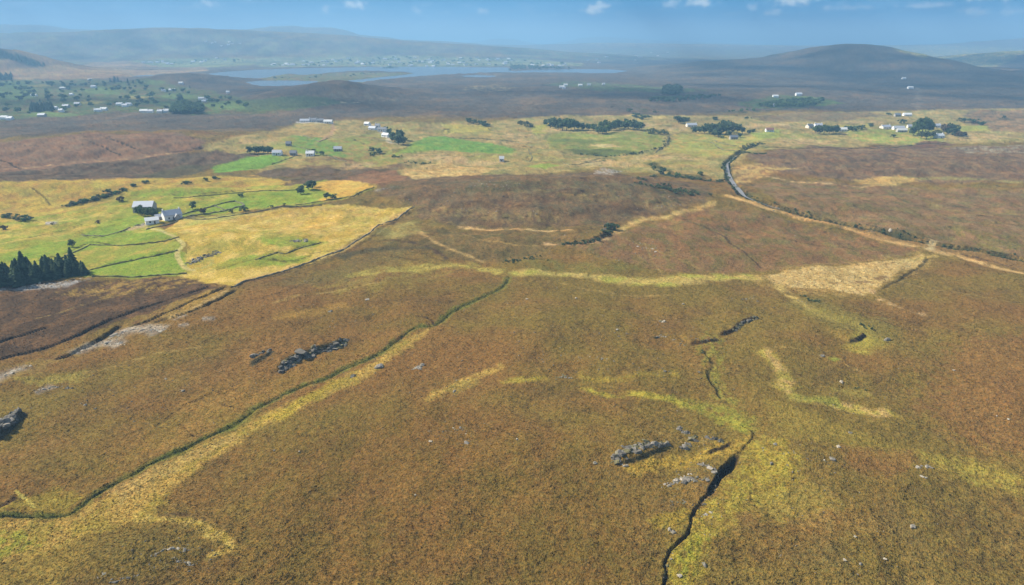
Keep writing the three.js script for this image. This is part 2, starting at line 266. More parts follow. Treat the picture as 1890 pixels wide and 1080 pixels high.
// the straw and green belt of small farms
area([[380, 268], [470, 246], [560, 224], [690, 222], [760, 226], [900, 226], [1000, 214], [1120, 213], [1400, 212], [1600, 206], [1890, 200], [2600, 196], [2600, 258], [1890, 262], [1640, 268], [1400, 278], [1370, 300], [1340, 332], [1180, 318], [1100, 312], [960, 322], [800, 330], [700, 345], [600, 330], [480, 318], [400, 304]], col(168, 148, 90), { soft: 6, mot: col(138, 132, 74), ms: 26 });
area([[1380, 214], [1600, 207], [1640, 214], [1560, 224], [1420, 226]], MAUVE2, { soft: 5, amt: .7 });
area([[1780, 205], [1890, 203], [2500, 200], [2500, 250], [1890, 246], [1790, 236]], col(150, 122, 84), { soft: 5, mot: col(112, 98, 70), ms: 22 });
area([[560, 292], [700, 282], [760, 300], [740, 312], [640, 330], [560, 322]], col(128, 104, 70), { soft: 6, mot: col(160, 136, 86), ms: 20 });
area([[440, 330], [500, 312], [620, 310], [720, 314], [775, 330], [740, 342], [640, 330], [560, 345], [470, 338]], MAUVE2, { soft: 4, mot: DARK, ms: 22 });
area([[620, 332], [680, 318], [730, 314], [775, 340], [700, 344]], col(142, 106, 72), { soft: 3 });
area([[740, 308], [820, 302], [920, 312], [880, 322], [775, 340]], col(206, 174, 110), { soft: 3, mot: col(176, 148, 84), ms: 14 });
for (const [p, c, m] of [
  [[[498, 262], [545, 250], [590, 255], [612, 263], [660, 268], [700, 279], [640, 290], [575, 284], [545, 281], [500, 274]], col(120, 152, 64), col(140, 144, 70)],
  [[[385, 304], [430, 293], [505, 285], [540, 291], [520, 300], [480, 311], [400, 319]], col(118, 154, 60)],
  [[[755, 268], [790, 251], [830, 253], [900, 265], [950, 276], [945, 283], [880, 282], [790, 276]], col(112, 150, 62), col(128, 152, 68)],
  [[[700, 300], [760, 268], [790, 277], [740, 284], [720, 300]], col(138, 158, 66)],
  [[[1008, 262], [1020, 245], [1100, 248], [1150, 243], [1200, 243], [1232, 252], [1222, 272], [1160, 285], [1060, 280], [1015, 272]], col(132, 140, 66), col(152, 142, 78)],
  [[[1225, 280], [1245, 250], [1300, 246], [1400, 253], [1395, 268], [1362, 286], [1300, 290]], col(158, 156, 78), col(178, 156, 84)],
  [[[650, 250], [700, 262], [745, 300], [680, 310], [640, 290], [620, 268]], col(144, 146, 74), col(160, 136, 80)],
  [[[970, 308], [1010, 302], [1040, 306], [1010, 313]], col(142, 160, 66)],
  [[[980, 234], [1010, 228], [1012, 244], [990, 250]], col(168, 164, 74)],
  [[[1380, 245], [1440, 240], [1440, 254], [1400, 258]], col(156, 164, 76)],
  [[[1560, 248], [1640, 240], [1720, 240], [1750, 256], [1690, 264], [1600, 263]], col(150, 158, 74), col(180, 156, 88)],
  [[[1540, 232], [1600, 228], [1620, 234], [1570, 244]], col(172, 164, 86)],
  [[[1762, 232], [1820, 231], [1830, 241], [1770, 242]], col(164, 164, 78)],
  [[[820, 228], [900, 232], [910, 244], [820, 247]], col(176, 164, 80)]]) area(p, c, { soft: 3, warp: .6, mot: m, ms: 16, id: FIELD });
for (const [x, y, w, h, c] of [[640, 262, 50, 8, 0], [860, 244, 60, 6, 1], [940, 262, 40, 8, 2], [905, 288, 60, 8, 1], [830, 296, 50, 6, 2], [1000, 292, 40, 6, 1], [1120, 302, 60, 6, 2], [1260, 298, 60, 7, 1], [1300, 268, 40, 8, 0], [1340, 240, 60, 6, 1], [1450, 250, 60, 7, 0], [1480, 262, 60, 6, 2], [1600, 244, 50, 7, 0], [1680, 240, 60, 8, 0], [1800, 252, 60, 7, 2], [1250, 236, 30, 5, 2], [1060, 250, 50, 5, 0], [740, 236, 40, 5, 1], [800, 290, 60, 6, 2], [880, 300, 60, 5, 2], [1020, 240, 30, 5, 2], [1230, 292, 60, 5, 2], [1180, 230, 50, 5, 2], [1420, 232, 60, 5, 2], [1600, 226, 50, 4, 2], [480, 262, 50, 6, 2], [960, 250, 40, 5, 2], [1090, 296, 50, 5, 2], [420, 286, 40, 6, 1], [700, 250, 30, 5, 0], [600, 300, 40, 6, 1], [660, 304, 40, 5, 2]]) area([[x - w, y], [x - w * .5, y - h], [x + w * .6, y - h * .7], [x + w, y + h * .2], [x + w * .4, y + h], [x - w * .6, y + h * .8]], [col(142, 152, 70), col(164, 154, 80), col(198, 168, 118)][c], { soft: 5, amt: .65, gap: -.15, ms: 18 });
area([[540, 312], [480, 275], [505, 240], [600, 232], [640, 240], [600, 255], [545, 248]], col(190, 156, 90), { soft: 5, amt: .35 });
area([[1015, 254], [1100, 260], [1160, 253], [1160, 258], [1080, 266], [1010, 262]], col(104, 116, 56), { soft: 3, amt: .8 });
area([[1040, 275], [1120, 274], [1195, 282], [1130, 288], [1060, 284]], col(92, 102, 50), { soft: 3, amt: .9 });
area([[1090, 268], [1140, 266], [1150, 271], [1100, 272]], col(196, 176, 116), { soft: 2 });
// the ploughed-looking brown swell on the left
area([[-900, 270], [0, 262], [150, 246], [330, 246], [380, 262], [372, 274], [340, 282], [180, 306], [0, 330], [-900, 350]], col(138, 108, 80), { soft: 4, mot: col(122, 94, 70), ms: 40, warp: 1 });
area([[-900, 330], [0, 318], [180, 300], [330, 284], [400, 278], [480, 285], [400, 308], [330, 325], [200, 334], [0, 338], [-900, 345]], MAUVE2, { soft: 4, mot: PEAT, ms: 26 });
line([[-20, 290], [10, 298], [42, 313]], 2.6, BLACK, { depth: 1.2, warp: .2 });
line([[165, 260], [200, 275], [226, 288]], 2, BLACK, { depth: .9, warp: .2 });
line([[192, 252], [225, 263], [254, 274]], 2, BLACK, { depth: .9, warp: .2 });
line([[0, 312], [100, 304], [250, 292], [330, 281]], 4, col(176, 146, 104), { gap: -.2 });
line([[310, 281], [350, 276], [382, 270]], 8, col(70, 46, 34), { gap: -.4, depth: 1.2 });
line([[60, 330], [200, 318], [340, 304]], 3, DARK, { gap: -.2 });
area([[240, 325], [330, 305], [400, 302], [380, 315], [300, 328]], col(92, 84, 56), { soft: 4, gap: .0, ms: 12 });
// the golden ridge and the green farm below it
area([[-900, 345], [0, 336], [150, 332], [350, 328], [470, 322], [540, 335], [500, 350], [330, 366], [200, 385], [90, 400], [0, 412], [-900, 440]], GOLD, { soft: 4, mot: col(176, 142, 72), ms: 30, id: FIELD });
area([[-900, 440], [0, 410], [90, 398], [200, 372], [290, 354], [420, 346], [560, 340], [600, 332], [690, 345], [640, 368], [540, 380], [430, 392], [350, 400], [290, 418], [330, 445], [350, 498], [330, 508], [180, 510], [-900, 560]], col(150, 155, 60), { soft: 4, mot: col(180, 162, 74), ms: 34, id: FIELD });
area([[345, 500], [340, 480], [345, 455], [300, 425], [340, 402], [480, 392], [600, 378], [735, 384], [762, 380], [690, 422], [640, 452], [590, 480], [540, 492], [470, 512], [430, 530], [350, 518], [330, 508]], GOLD, { soft: 3, mot: GOLD2, ms: 30, warp: .6, id: FIELD });
area([[560, 362], [600, 334], [640, 332], [688, 345], [650, 360], [600, 372]], col(204, 168, 78), { soft: 3, warp: .5, id: FIELD });
const LUSHES = [[[0, 470], [60, 452], [160, 438], [240, 424], [270, 432], [200, 455], [100, 470], [0, 486]], [[160, 500], [210, 478], [320, 462], [345, 470], [350, 500], [330, 507], [200, 509], [160, 508]], [[160, 420], [250, 392], [280, 405], [260, 422], [180, 436], [150, 432]], [[330, 398], [400, 368], [540, 350], [600, 352], [620, 362], [540, 376], [440, 388], [350, 398]], [[210, 452], [260, 430], [320, 432], [325, 440], [230, 452]], [[390, 490], [460, 470], [570, 474], [545, 490], [430, 496]], [[520, 455], [470, 440], [540, 436], [600, 448], [560, 458]], [[230, 355], [330, 346], [420, 350], [330, 362], [260, 366]]];
for (const p of LUSHES) area(p, col(126, 154, 50), { soft: 6, warp: .8, mot: col(146, 158, 60), ms: 14, amt: .85, id: FIELD });
area([[350, 402], [440, 392], [455, 398], [400, 412], [340, 415]], col(150, 160, 84), { soft: 3, amt: .5 });
area([[440, 410], [600, 392], [700, 392], [640, 430], [500, 430]], col(214, 176, 96), { soft: 12, amt: .5, gap: .1, ms: 20 });
line([[130, 378], [180, 368], [230, 356]], 14, col(104, 98, 52), { gap: -.2 });
line([[0, 398], [40, 398], [110, 385], [150, 372]], 8, col(110, 98, 54), { gap: .1 });
line([[280, 366], [330, 358], [390, 356], [470, 348]], 3, col(90, 84, 42), { gap: -.2 });
line([[55, 346], [75, 360], [96, 380]], 1.6, col(90, 72, 36), { warp: .2 });
line([[400, 320], [480, 326], [560, 330]], 8, col(110, 98, 60), { gap: 0 });
for (const p of [[[0, 447], [60, 437], [120, 424], [160, 412]], [[55, 485], [110, 470], [165, 448], [230, 452], [300, 446], [332, 438]], [[165, 498], [220, 484], [280, 472], [325, 462]], [[150, 430], [175, 438], [215, 430], [250, 420]], [[470, 478], [515, 465], [525, 468], [570, 452], [600, 446]], [[395, 500], [470, 478], [540, 482], [580, 470]], [[500, 475], [530, 486]]]) line(p, 1.8, col(86, 84, 36), { warp: .25, gap: -.3, depth: .3 });
area([[345, 500], [345, 455], [330, 440], [480, 420], [600, 430], [560, 470], [430, 500]], col(150, 146, 58), { soft: 14, amt: .75, gap: .1, ms: 40, id: FIELD });
area([[400, 400], [560, 388], [640, 384], [560, 400], [440, 412]], col(168, 140, 80), { soft: 10, amt: .6, gap: .1, ms: 18 });
area([[0, 415], [120, 400], [200, 390], [200, 420], [100, 440], [0, 450]], col(196, 172, 84), { soft: 10, amt: .7, gap: .1, ms: 30 });
area([[0, 345], [300, 335], [500, 330], [400, 352], [200, 376], [60, 392], [0, 400]], col(150, 136, 66), { soft: 8, amt: .6, gap: .2, ms: 24 });
// bare peat and old turf banks at the left
area([[-900, 580], [0, 530], [60, 524], [160, 517], [300, 512], [360, 515], [400, 530], [330, 562], [230, 590], [120, 632], [0, 668], [-900, 800]], PEAT, { soft: 5, mot: col(110, 84, 56), ms: 34 });
area([[100, 540], [220, 515], [330, 512], [380, 520], [300, 535], [200, 552]], col(156, 128, 66), { soft: 7, gap: .1, ms: 20 });
area([[120, 650], [240, 596], [380, 535], [430, 530], [330, 580], [230, 620], [90, 680], [0, 712], [-30, 690]], col(142, 118, 62), { soft: 4, mot: col(120, 92, 56), ms: 22 });
area([[330, 560], [370, 540], [420, 536], [340, 578]], col(170, 138, 66), { soft: 3, amt: .7 });
for (const [p, w] of [[[[395, 524], [330, 547], [230, 580], [140, 620], [60, 648], [-40, 672]], 2.6], [[[420, 527], [330, 566], [235, 606]], 2], [[[440, 532], [360, 572], [280, 597]], 2.2], [[[225, 600], [170, 634], [105, 664]], 2.6], [[[90, 603], [30, 622], [-20, 640]], 1.6]]) line(p, w, BLACK, { depth: 1.1, warp: .3, wall: .3 });
line([[425, 534], [350, 572], [300, 590]], 3, col(176, 148, 92), { gap: -.2 });
for (const [p, w] of [[[[300, 612], [262, 606], [225, 614], [200, 626]], 7], [[[228, 636], [195, 630], [165, 640], [140, 652]], 6], [[[60, 676], [30, 684], [-20, 708]], 6], [[[345, 580], [318, 592]], 3], [[[330, 602], [350, 598]], 2.5], [[[400, 588], [375, 590]], 3], [[[65, 720], [90, 716], [60, 726]], 4]]) line(p, w, ROCK, { gap: -.25, warp: .6, mot: GREYR });
area([[-20, 535], [60, 528], [150, 518], [165, 515], [120, 530], [50, 536]], col(168, 164, 160), { soft: 3, warp: .5, mot: GREYR, ms: 10 });
area([[30, 700], [120, 690], [170, 684], [140, 706], [60, 714]], SEDGE, { soft: 8, gap: 0 });
// the wall-side strip between farm and moor
line([[425, 530], [480, 510], [560, 488], [640, 456], [700, 416], [765, 380]], 3.4, col(196, 164, 96), { warp: .25 });
line([[415, 540], [490, 514], [570, 490], [650, 460], [710, 420], [770, 384]], 3, PEAT, { warp: .4, gap: -.1, depth: .3, amt: .7 });
line([[690, 352], [730, 342], [765, 338]], 5, ROCK, { gap: -.1, amt: .8 });
// the big rust swell in the middle and wet flushes round it
area([[690, 345], [800, 328], [950, 320], [1100, 318], [1200, 326], [1320, 345], [1300, 372], [1200, 400], [1120, 418], [1000, 420], [840, 418], [760, 400], [770, 380], [700, 360]], col(122, 99, 66), { soft: 8, mot: col(106, 86, 60), ms: 24 });
for (const [x, y, w, h, c] of [[880, 345, 80, 12, 0], [1010, 350, 90, 12, 1], [1120, 345, 70, 10, 0], [940, 372, 90, 12, 1], [1060, 384, 90, 12, 0], [850, 392, 80, 12, 2], [1150, 392, 70, 9, 1], [960, 404, 100, 9, 2], [1220, 376, 60, 9, 2], [780, 372, 50, 10, 0], [1100, 365, 60, 8, 2]]) area([[x - w, y], [x - w * .4, y - h], [x + w * .6, y - h * .8], [x + w, y], [x + w * .4, y + h], [x - w * .6, y + h * .7]], [col(104, 96, 68), col(88, 70, 50), col(148, 128, 78)][c], { soft: 5, amt: .7, gap: .05, ms: 12 });
area([[840, 425], [1000, 420], [1120, 420], [1110, 432], [1040, 450], [960, 480], [830, 480], [720, 450], [760, 420]], col(124, 102, 58), { soft: 8, mot: col(106, 92, 52), ms: 24 });
area([[1050, 455], [1160, 425], [1300, 378], [1400, 392], [1560, 430], [1700, 462], [1600, 482], [1420, 500], [1240, 505], [1140, 480]], col(138, 106, 68), { soft: 6, mot: col(126, 108, 62), ms: 26 });
area([[1380, 340], [1500, 335], [1890, 350], [2500, 370], [2500, 520], [1890, 475], [1640, 424], [1440, 384]], col(138, 110, 74), { soft: 8, mot: col(126, 110, 66), ms: 30 });
area([[1380, 285], [1500, 270], [1890, 268], [2500, 270], [2500, 350], [1890, 335], [1600, 335], [1420, 318]], col(118, 95, 70), { soft: 6, mot: col(138, 112, 78), ms: 26 });
area([[1340, 306], [1380, 302], [1470, 308], [1440, 318], [1400, 330], [1370, 340], [1345, 325]], col(190, 160, 96), { soft: 4, mot: col(150, 120, 76), ms: 16 });
area([[1575, 330], [1640, 326], [1740, 328], [1600, 345]], col(190, 158, 92), { soft: 4 });
line([[1410, 325], [1460, 333], [1530, 339], [1600, 345]], 4, col(196, 162, 112), { gap: -.3 });
line([[1660, 326], [1760, 330], [1890, 336]], 9, col(150, 138, 84), { gap: 0 });
line([[1410, 271], [1500, 272], [1600, 272], [1690, 266], [1740, 262]], 3.5, col(80, 70, 46), { gap: -.5, depth: .8 });
area([[1640, 268], [1730, 258], [1760, 268], [1700, 275]], col(112, 84, 60), { soft: 3 });
area([[1760, 272], [1890, 266], [2300, 266], [2300, 284], [1890, 284], [1780, 282]], col(150, 140, 116), { soft: 3, gap: .05, ms: 16 });
line([[1600, 310], [1625, 298], [1660, 292]], 3, PEAT, { gap: -.2 });
area([[870, 330], [990, 335], [1110, 335], [1240, 352], [1200, 372], [1020, 365], [900, 352]], col(118, 108, 70), { soft: 8, gap: .15, ms: 20, amt: .7 });
area([[560, 520], [690, 470], [830, 500], [740, 530], [620, 550]], SEDGE, { soft: 14, gap: .05, ms: 36, amt: .6 });
area([[480, 530], [620, 490], [720, 440], [760, 470], [640, 520]], col(118, 104, 58), { soft: 14, amt: .7 });
area([[690, 425], [760, 408], [790, 430], [720, 440]], col(160, 146, 82), { soft: 6, amt: .7 });
line([[700, 440], [770, 450], [830, 480]], 3, PEAT, { gap: -.2 });
line([[620, 478], [660, 466], [720, 458], [800, 460]], 7, col(92, 84, 54), { gap: 0 });
line([[770, 425], [830, 460], [900, 485]], 3.4, col(176, 148, 92), { gap: 0 });
line([[840, 418], [890, 422], [960, 424], [1000, 426], [1060, 426]], 3.4, col(206, 170, 112), { gap: -.3 });
line([[660, 508], [760, 499], [850, 489], [935, 505]], 5, col(176, 160, 80), { gap: -.8, warp: .7 });
line([[635, 512], [700, 496], [760, 498], [800, 490], [850, 487], [880, 492], [935, 502]], 8, col(170, 158, 76), { gap: -.1, mot: SEDGE });
line([[935, 506], [1010, 503], [1100, 512], [1190, 522], [1260, 518], [1330, 513], [1425, 514]], 7, col(192, 168, 98), { gap: -.65, mot: col(170, 152, 84), warp: .8 });
line([[930, 506], [1000, 502], [1060, 508], [1130, 514], [1200, 522], [1260, 516], [1330, 512], [1430, 514]], 10, col(184, 162, 88), { gap: -.3, mot: col(170, 166, 74) });
line([[640, 560], [560, 580], [500, 590]], 8, col(168, 134, 66), { amt: .6 });
area([[1415, 508], [1470, 496], [1560, 490], [1640, 482], [1702, 470], [1708, 486], [1660, 502], [1620, 530], [1590, 545], [1520, 532], [1450, 530], [1425, 522]], PALE, { soft: 2.5, mot: col(190, 160, 100), ms: 14, warp: .8 });
area([[1380, 515], [1500, 485], [1600, 476], [1716, 462], [1725, 490], [1650, 520], [1610, 545], [1500, 545], [1400, 530]], col(176, 148, 84), { soft: 10, amt: .6, gap: -.1, ms: 16 });
line([[1530, 522], [1600, 520], [1640, 508]], 4, col(140, 112, 70), { gap: -.1 });
line([[1625, 535], [1680, 505], [1706, 485], [1712, 470]], 2, col(84, 72, 40), { warp: .3, gap: -.4, depth: .5 });
line([[1320, 370], [1280, 388], [1230, 398], [1180, 408], [1130, 438]], 6, col(204, 172, 108), { gap: -.3, mot: col(184, 158, 88) });
line([[1130, 440], [1100, 447], [1040, 452], [1000, 448]], 3.4, col(196, 160, 110), { gap: -.3 });
line([[1260, 405], [1320, 430], [1370, 462], [1410, 498]], 1.6, PEAT, { warp: .4, gap: -.4, depth: .4 });
area([[950, 480], [1010, 478], [1120, 485], [1200, 500], [1100, 505], [980, 500]], col(124, 116, 56), { soft: 8, amt: .8, gap: -.1, ms: 30 });
// the stream on the right, its track and dark banks
const RIVER = [[1412, 262], [1392, 268], [1372, 276], [1360, 286], [1345, 298], [1342, 308], [1346, 322], [1356, 340], [1368, 352], [1384, 364], [1440, 383], [1500, 400], [1560, 414], [1640, 428], [1700, 445], [1760, 456], [1830, 468], [1900, 480], [2000, 496], [2200, 520]];
line(RIVER, 8, col(66, 64, 38), { depth: 2.2, warp: .3, wall: .35, ends: .02, gap: -.7 });
line([[1330, 356], [1376, 372], [1440, 392], [1500, 406], [1560, 422], [1620, 440], [1690, 456], [1730, 464], [1790, 480], [1890, 505], [2050, 540]], 5, col(196, 162, 104), { gap: -.45, warp: .4, id: PATH });
line([[1385, 372], [1460, 394], [1560, 420], [1660, 440]], 10, col(160, 128, 78), { amt: .6 });
area([[1560, 425], [1660, 436], [1890, 482], [1890, 500], [1740, 466], [1640, 446]], col(150, 118, 72), { soft: 4, amt: .7 });
line([[1570, 418], [1590, 424], [1610, 423]], 1.6, PEAT, {});
line([[1775, 470], [1810, 476], [1840, 484], [1880, 498]], 2.2, PEAT, { depth: .7 });
line([[1715, 462], [1722, 448], [1726, 442]], 5, col(190, 170, 124), {});
line([[1730, 470], [1700, 476], [1650, 486]], 4, col(170, 150, 84), { gap: -.2 });
area([[1740, 420], [1890, 440], [1890, 470], [1800, 455]], col(124, 112, 60), { soft: 8, gap: .05, ms: 24 });
// the flushes running down to the right-hand creek
line([[1435, 522], [1470, 552], [1500, 575], [1545, 592], [1590, 604], [1605, 625]], 4, col(194, 168, 96), { gap: -.3 });
line([[1490, 570], [1520, 583], [1560, 590], [1592, 605], [1600, 630], [1570, 650]], 8, col(168, 156, 66), { amt: .8, gap: -.2 });
area([[1450, 560], [1500, 548], [1560, 575], [1640, 590], [1660, 640], [1600, 620], [1530, 600]], col(128, 116, 58), { soft: 10, amt: .7 });
line([[1585, 580], [1640, 595], [1700, 612]], 1.5, PEAT, { gap: -.3, depth: .5 });
line([[1570, 543], [1600, 533], [1640, 560], [1720, 585]], 3, col(190, 158, 108), { gap: .1 });
line([[1405, 640], [1430, 668], [1446, 690], [1446, 712], [1470, 730], [1510, 742], [1560, 750], [1600, 762], [1662, 765]], 5, col(176, 160, 74), { gap: -.4, mot: col(190, 160, 96) });
line([[1450, 715], [1480, 732], [1520, 740], [1555, 746]], 7, col(150, 146, 64), { gap: -.4 });
line([[1530, 720], [1570, 726], [1600, 722]], 4, SEDGE, { gap: -.2, amt: .7 });
line([[1535, 660], [1550, 668]], 3, LIME, {});
area([[1290, 650], [1300, 610], [1345, 625], [1330, 660], [1345, 720], [1390, 770], [1375, 800], [1340, 760], [1310, 710]], col(146, 140, 60), { soft: 7, amt: .75, gap: -.05, ms: 18 });
line([[1302, 640], [1312, 670], [1312, 700], [1335, 735], [1345, 750]], 1.3, col(74, 66, 36), { gap: -.1, depth: .6, warp: .8, dvar: 1 });
line([[1060, 710], [1110, 728], [1180, 728], [1260, 745], [1340, 772], [1390, 800]], 3.4, col(170, 156, 62), { gap: -.2 });
area([[1230, 730], [1320, 745], [1400, 780], [1380, 800], [1310, 775]], col(142, 142, 56), { soft: 9, amt: .75, warp: .9, gap: -.2, ms: 22 });
line([[1010, 695], [970, 700], [920, 708]], 4, col(166, 148, 62), { gap: -.2 });
line([[1060, 690], [1140, 700], [1260, 690]], 4, col(160, 140, 58), { gap: .1, amt: .7 });
line([[776, 742], [810, 724], [850, 706], [895, 688], [935, 672]], 3.4, col(186, 154, 78), { gap: -.4, warp: .35 });
line([[830, 722], [880, 698]], 5, SEDGE, { amt: .5 });
// the long ditch from the lower left and the pale sedge beside it
area([[-60, 975], [0, 962], [140, 953], [200, 914], [330, 842], [480, 764], [580, 724], [680, 676], [760, 620], [800, 604], [770, 634], [690, 690], [560, 752], [470, 790], [420, 832], [330, 892], [290, 940], [220, 972], [100, 1012], [-60, 1060]], col(176, 146, 74), { soft: 6, mot: col(158, 138, 62), ms: 40 });
area([[-60, 1000], [0, 985], [50, 985], [60, 1010], [0, 1034], [-60, 1050]], col(148, 150, 54), { soft: 8, amt: .8, gap: -.2, ms: 24 });
area([[470, 775], [540, 742], [620, 702], [640, 700], [600, 725], [520, 770]], col(180, 158, 60), { soft: 5, amt: .7 });
area([[200, 905], [330, 842], [430, 800], [440, 810], [340, 860], [220, 930]], col(186, 156, 92), { soft: 6, amt: .6 });
area([[0, 935], [110, 905], [150, 915], [130, 940], [0, 945]], col(152, 136, 54), { soft: 8, amt: .7 });
area([[350, 740], [620, 650], [760, 604], [740, 618], [640, 680], [500, 740], [380, 800], [250, 860], [120, 900], [200, 830]], col(156, 122, 62), { soft: 20, amt: .55, mot: col(140, 116, 54), ms: 50 });
const DITCH = [[-40, 956], [20, 953], [80, 952], [130, 947], [155, 930], [178, 910], [215, 890], [260, 866], [330, 832], [395, 800], [440, 775], [480, 750], [540, 720], [610, 696], [650, 676], [690, 658], [720, 640], [745, 618], [765, 604], [800, 600], [825, 582], [880, 552], [930, 528], [940, 508]];
line(DITCH, 3.4, col(122, 118, 54), { ends: .02, warp: .6, gap: -.3, depth: .3 });
line(DITCH, 1.7, col(96, 102, 46), { ends: .02, warp: .6, gap: -.2 });
line(DITCH, .8, col(62, 64, 34), { ends: .02, depth: .6, warp: .5, wall: .25, gap: -.5, dvar: 1 });
line([[800, 600], [790, 588], [770, 583]], .8, PEAT, { depth: .3 });
line([[0, 936], [15, 930], [35, 918]], 1.3, PEAT, { depth: .4 });
line([[30, 905], [48, 922], [66, 938]], .9, col(186, 168, 84), { warp: .15, ends: .02 });
line([[236, 958], [290, 955], [345, 962], [392, 982], [424, 1006], [408, 1022], [372, 1036]], 3, col(190, 164, 86), { gap: -.6, mot: col(174, 150, 66) });
line([[285, 952], [340, 950], [380, 968]], 1.6, PEAT, { amt: .7, gap: -.2 });
area([[140, 1080], [160, 1010], [260, 975], [340, 975], [390, 1005], [350, 1040], [240, 1090]], col(118, 102, 52), { soft: 14, mot: OLIVE, ms: 30, amt: .75 });
area([[-60, 1100], [0, 1040], [120, 1005], [180, 990], [130, 1060], [100, 1120]], col(160, 136, 64), { soft: 12, amt: .6, mot: OLIVE, ms: 34 });
area([[470, 830], [800, 740], [1050, 800], [1120, 900], [1200, 1000], [1200, 1110], [430, 1110], [440, 1000]], col(124, 92, 48), { soft: 40, amt: .55, mot: col(112, 90, 42), ms: 60 });
// the creek at the lower right
area([[1215, 1110], [1235, 1040], [1260, 985], [1320, 920], [1352, 870], [1380, 812], [1440, 812], [1490, 860], [1450, 910], [1370, 950], [1310, 1010], [1290, 1110]], col(160, 144, 58), { soft: 10, mot: col(140, 120, 54), ms: 24, amt: .9 });
area([[1245, 1060], [1262, 1005], [1290, 985], [1310, 1000], [1280, 1045], [1262, 1080]], col(152, 150, 50), { soft: 8, amt: .75, warp: .8, gap: -.3, ms: 14 });
area([[1150, 868], [1200, 850], [1300, 832], [1340, 815], [1380, 810], [1360, 835], [1290, 850], [1220, 866], [1170, 880]], col(174, 146, 62), { soft: 6, amt: .9 });
area([[1200, 960], [1270, 930], [1290, 945], [1260, 975], [1210, 980]], col(152, 132, 52), { soft: 7, amt: .8 });
area([[1500, 760], [1600, 800], [1700, 840], [1800, 850], [1900, 880], [1900, 920], [1800, 890], [1680, 860], [1560, 830], [1440, 800], [1420, 740]], col(146, 128, 58), { soft: 14, gap: 0, ms: 40, amt: .75 });
area([[1700, 840], [1790, 850], [1900, 888], [1900, 908], [1820, 905], [1740, 870]], col(168, 152, 66), { soft: 7, gap: -.1, ms: 20, amt: .8 });
area([[1560, 820], [1680, 835], [1700, 860], [1640, 880], [1560, 860]], RUST, { soft: 10, amt: .6 });
area([[1400, 900], [1500, 890], [1560, 930], [1480, 960], [1400, 950]], col(150, 132, 62), { soft: 12, gap: 0, ms: 24, amt: .7 });
area([[1740, 640], [1990, 600], [1990, 860], [1800, 820], [1690, 760]], col(134, 98, 56), { soft: 30, mot: RUST, ms: 60, amt: .7 });
const CREEK = [[1215, 1100], [1222, 1078], [1230, 1058], [1229, 1042], [1246, 1010], [1268, 986], [1276, 968], [1284, 946], [1300, 922], [1318, 905], [1325, 890], [1330, 876], [1344, 862], [1360, 836]];
line(CREEK.map(([x, y], i) => [x, y, [.6, .5, .7, .45, .55, .8, .5, .75, .8, .55, .8, 1.7, 2.3, 1.3][i]]), 1.2, col(70, 58, 38), { depth: 1.45, warp: .55, wall: .5, dvar: 1, n: 7, ends: .03, soft: .4 });
line([[1360, 836], [1378, 822], [1388, 806], [1384, 795], [1370, 786]], .6, col(70, 60, 30), { depth: .5, ends: 0, gap: -.3, warp: .6 });
scarp([[1300, 920], [1330, 872], [1362, 838]], .9, 14, BLACK, { face: .7 });
scarp([[1320, 620], [1350, 612], [1368, 596], [1404, 586]], 1.1, 22, col(84, 64, 40), { face: 1.0 });
scarp([[1270, 636], [1300, 632], [1330, 628]], .9, 14, col(96, 72, 44), { face: .8 });
scarp([[505, 690], [540, 668], [580, 652], [622, 640], [646, 624]], 1.9, 40, col(96, 84, 52), { face: 1.6 });
scarp([[455, 676], [490, 668], [512, 654]], 1, 24, col(90, 80, 54), { face: 1.2 });
scarp([[-30, 832], [0, 806], [40, 768], [46, 758]], 2, 26, col(84, 74, 56), { face: 1.4 });
scarp([[1560, 632], [1585, 626], [1596, 615]], 1.4, 16, PEAT, { face: .8 });
scarp([[1135, 858], [1180, 848], [1235, 826]], .7, 14, col(100, 86, 50), { face: .7 });
scarp([[1300, 842], [1340, 824], [1350, 815]], .5, 12, col(92, 74, 44), { face: .6 });
scarp([[1040, 452], [1100, 445], [1130, 430]], 1.6, 20, PEAT, { face: 1 });
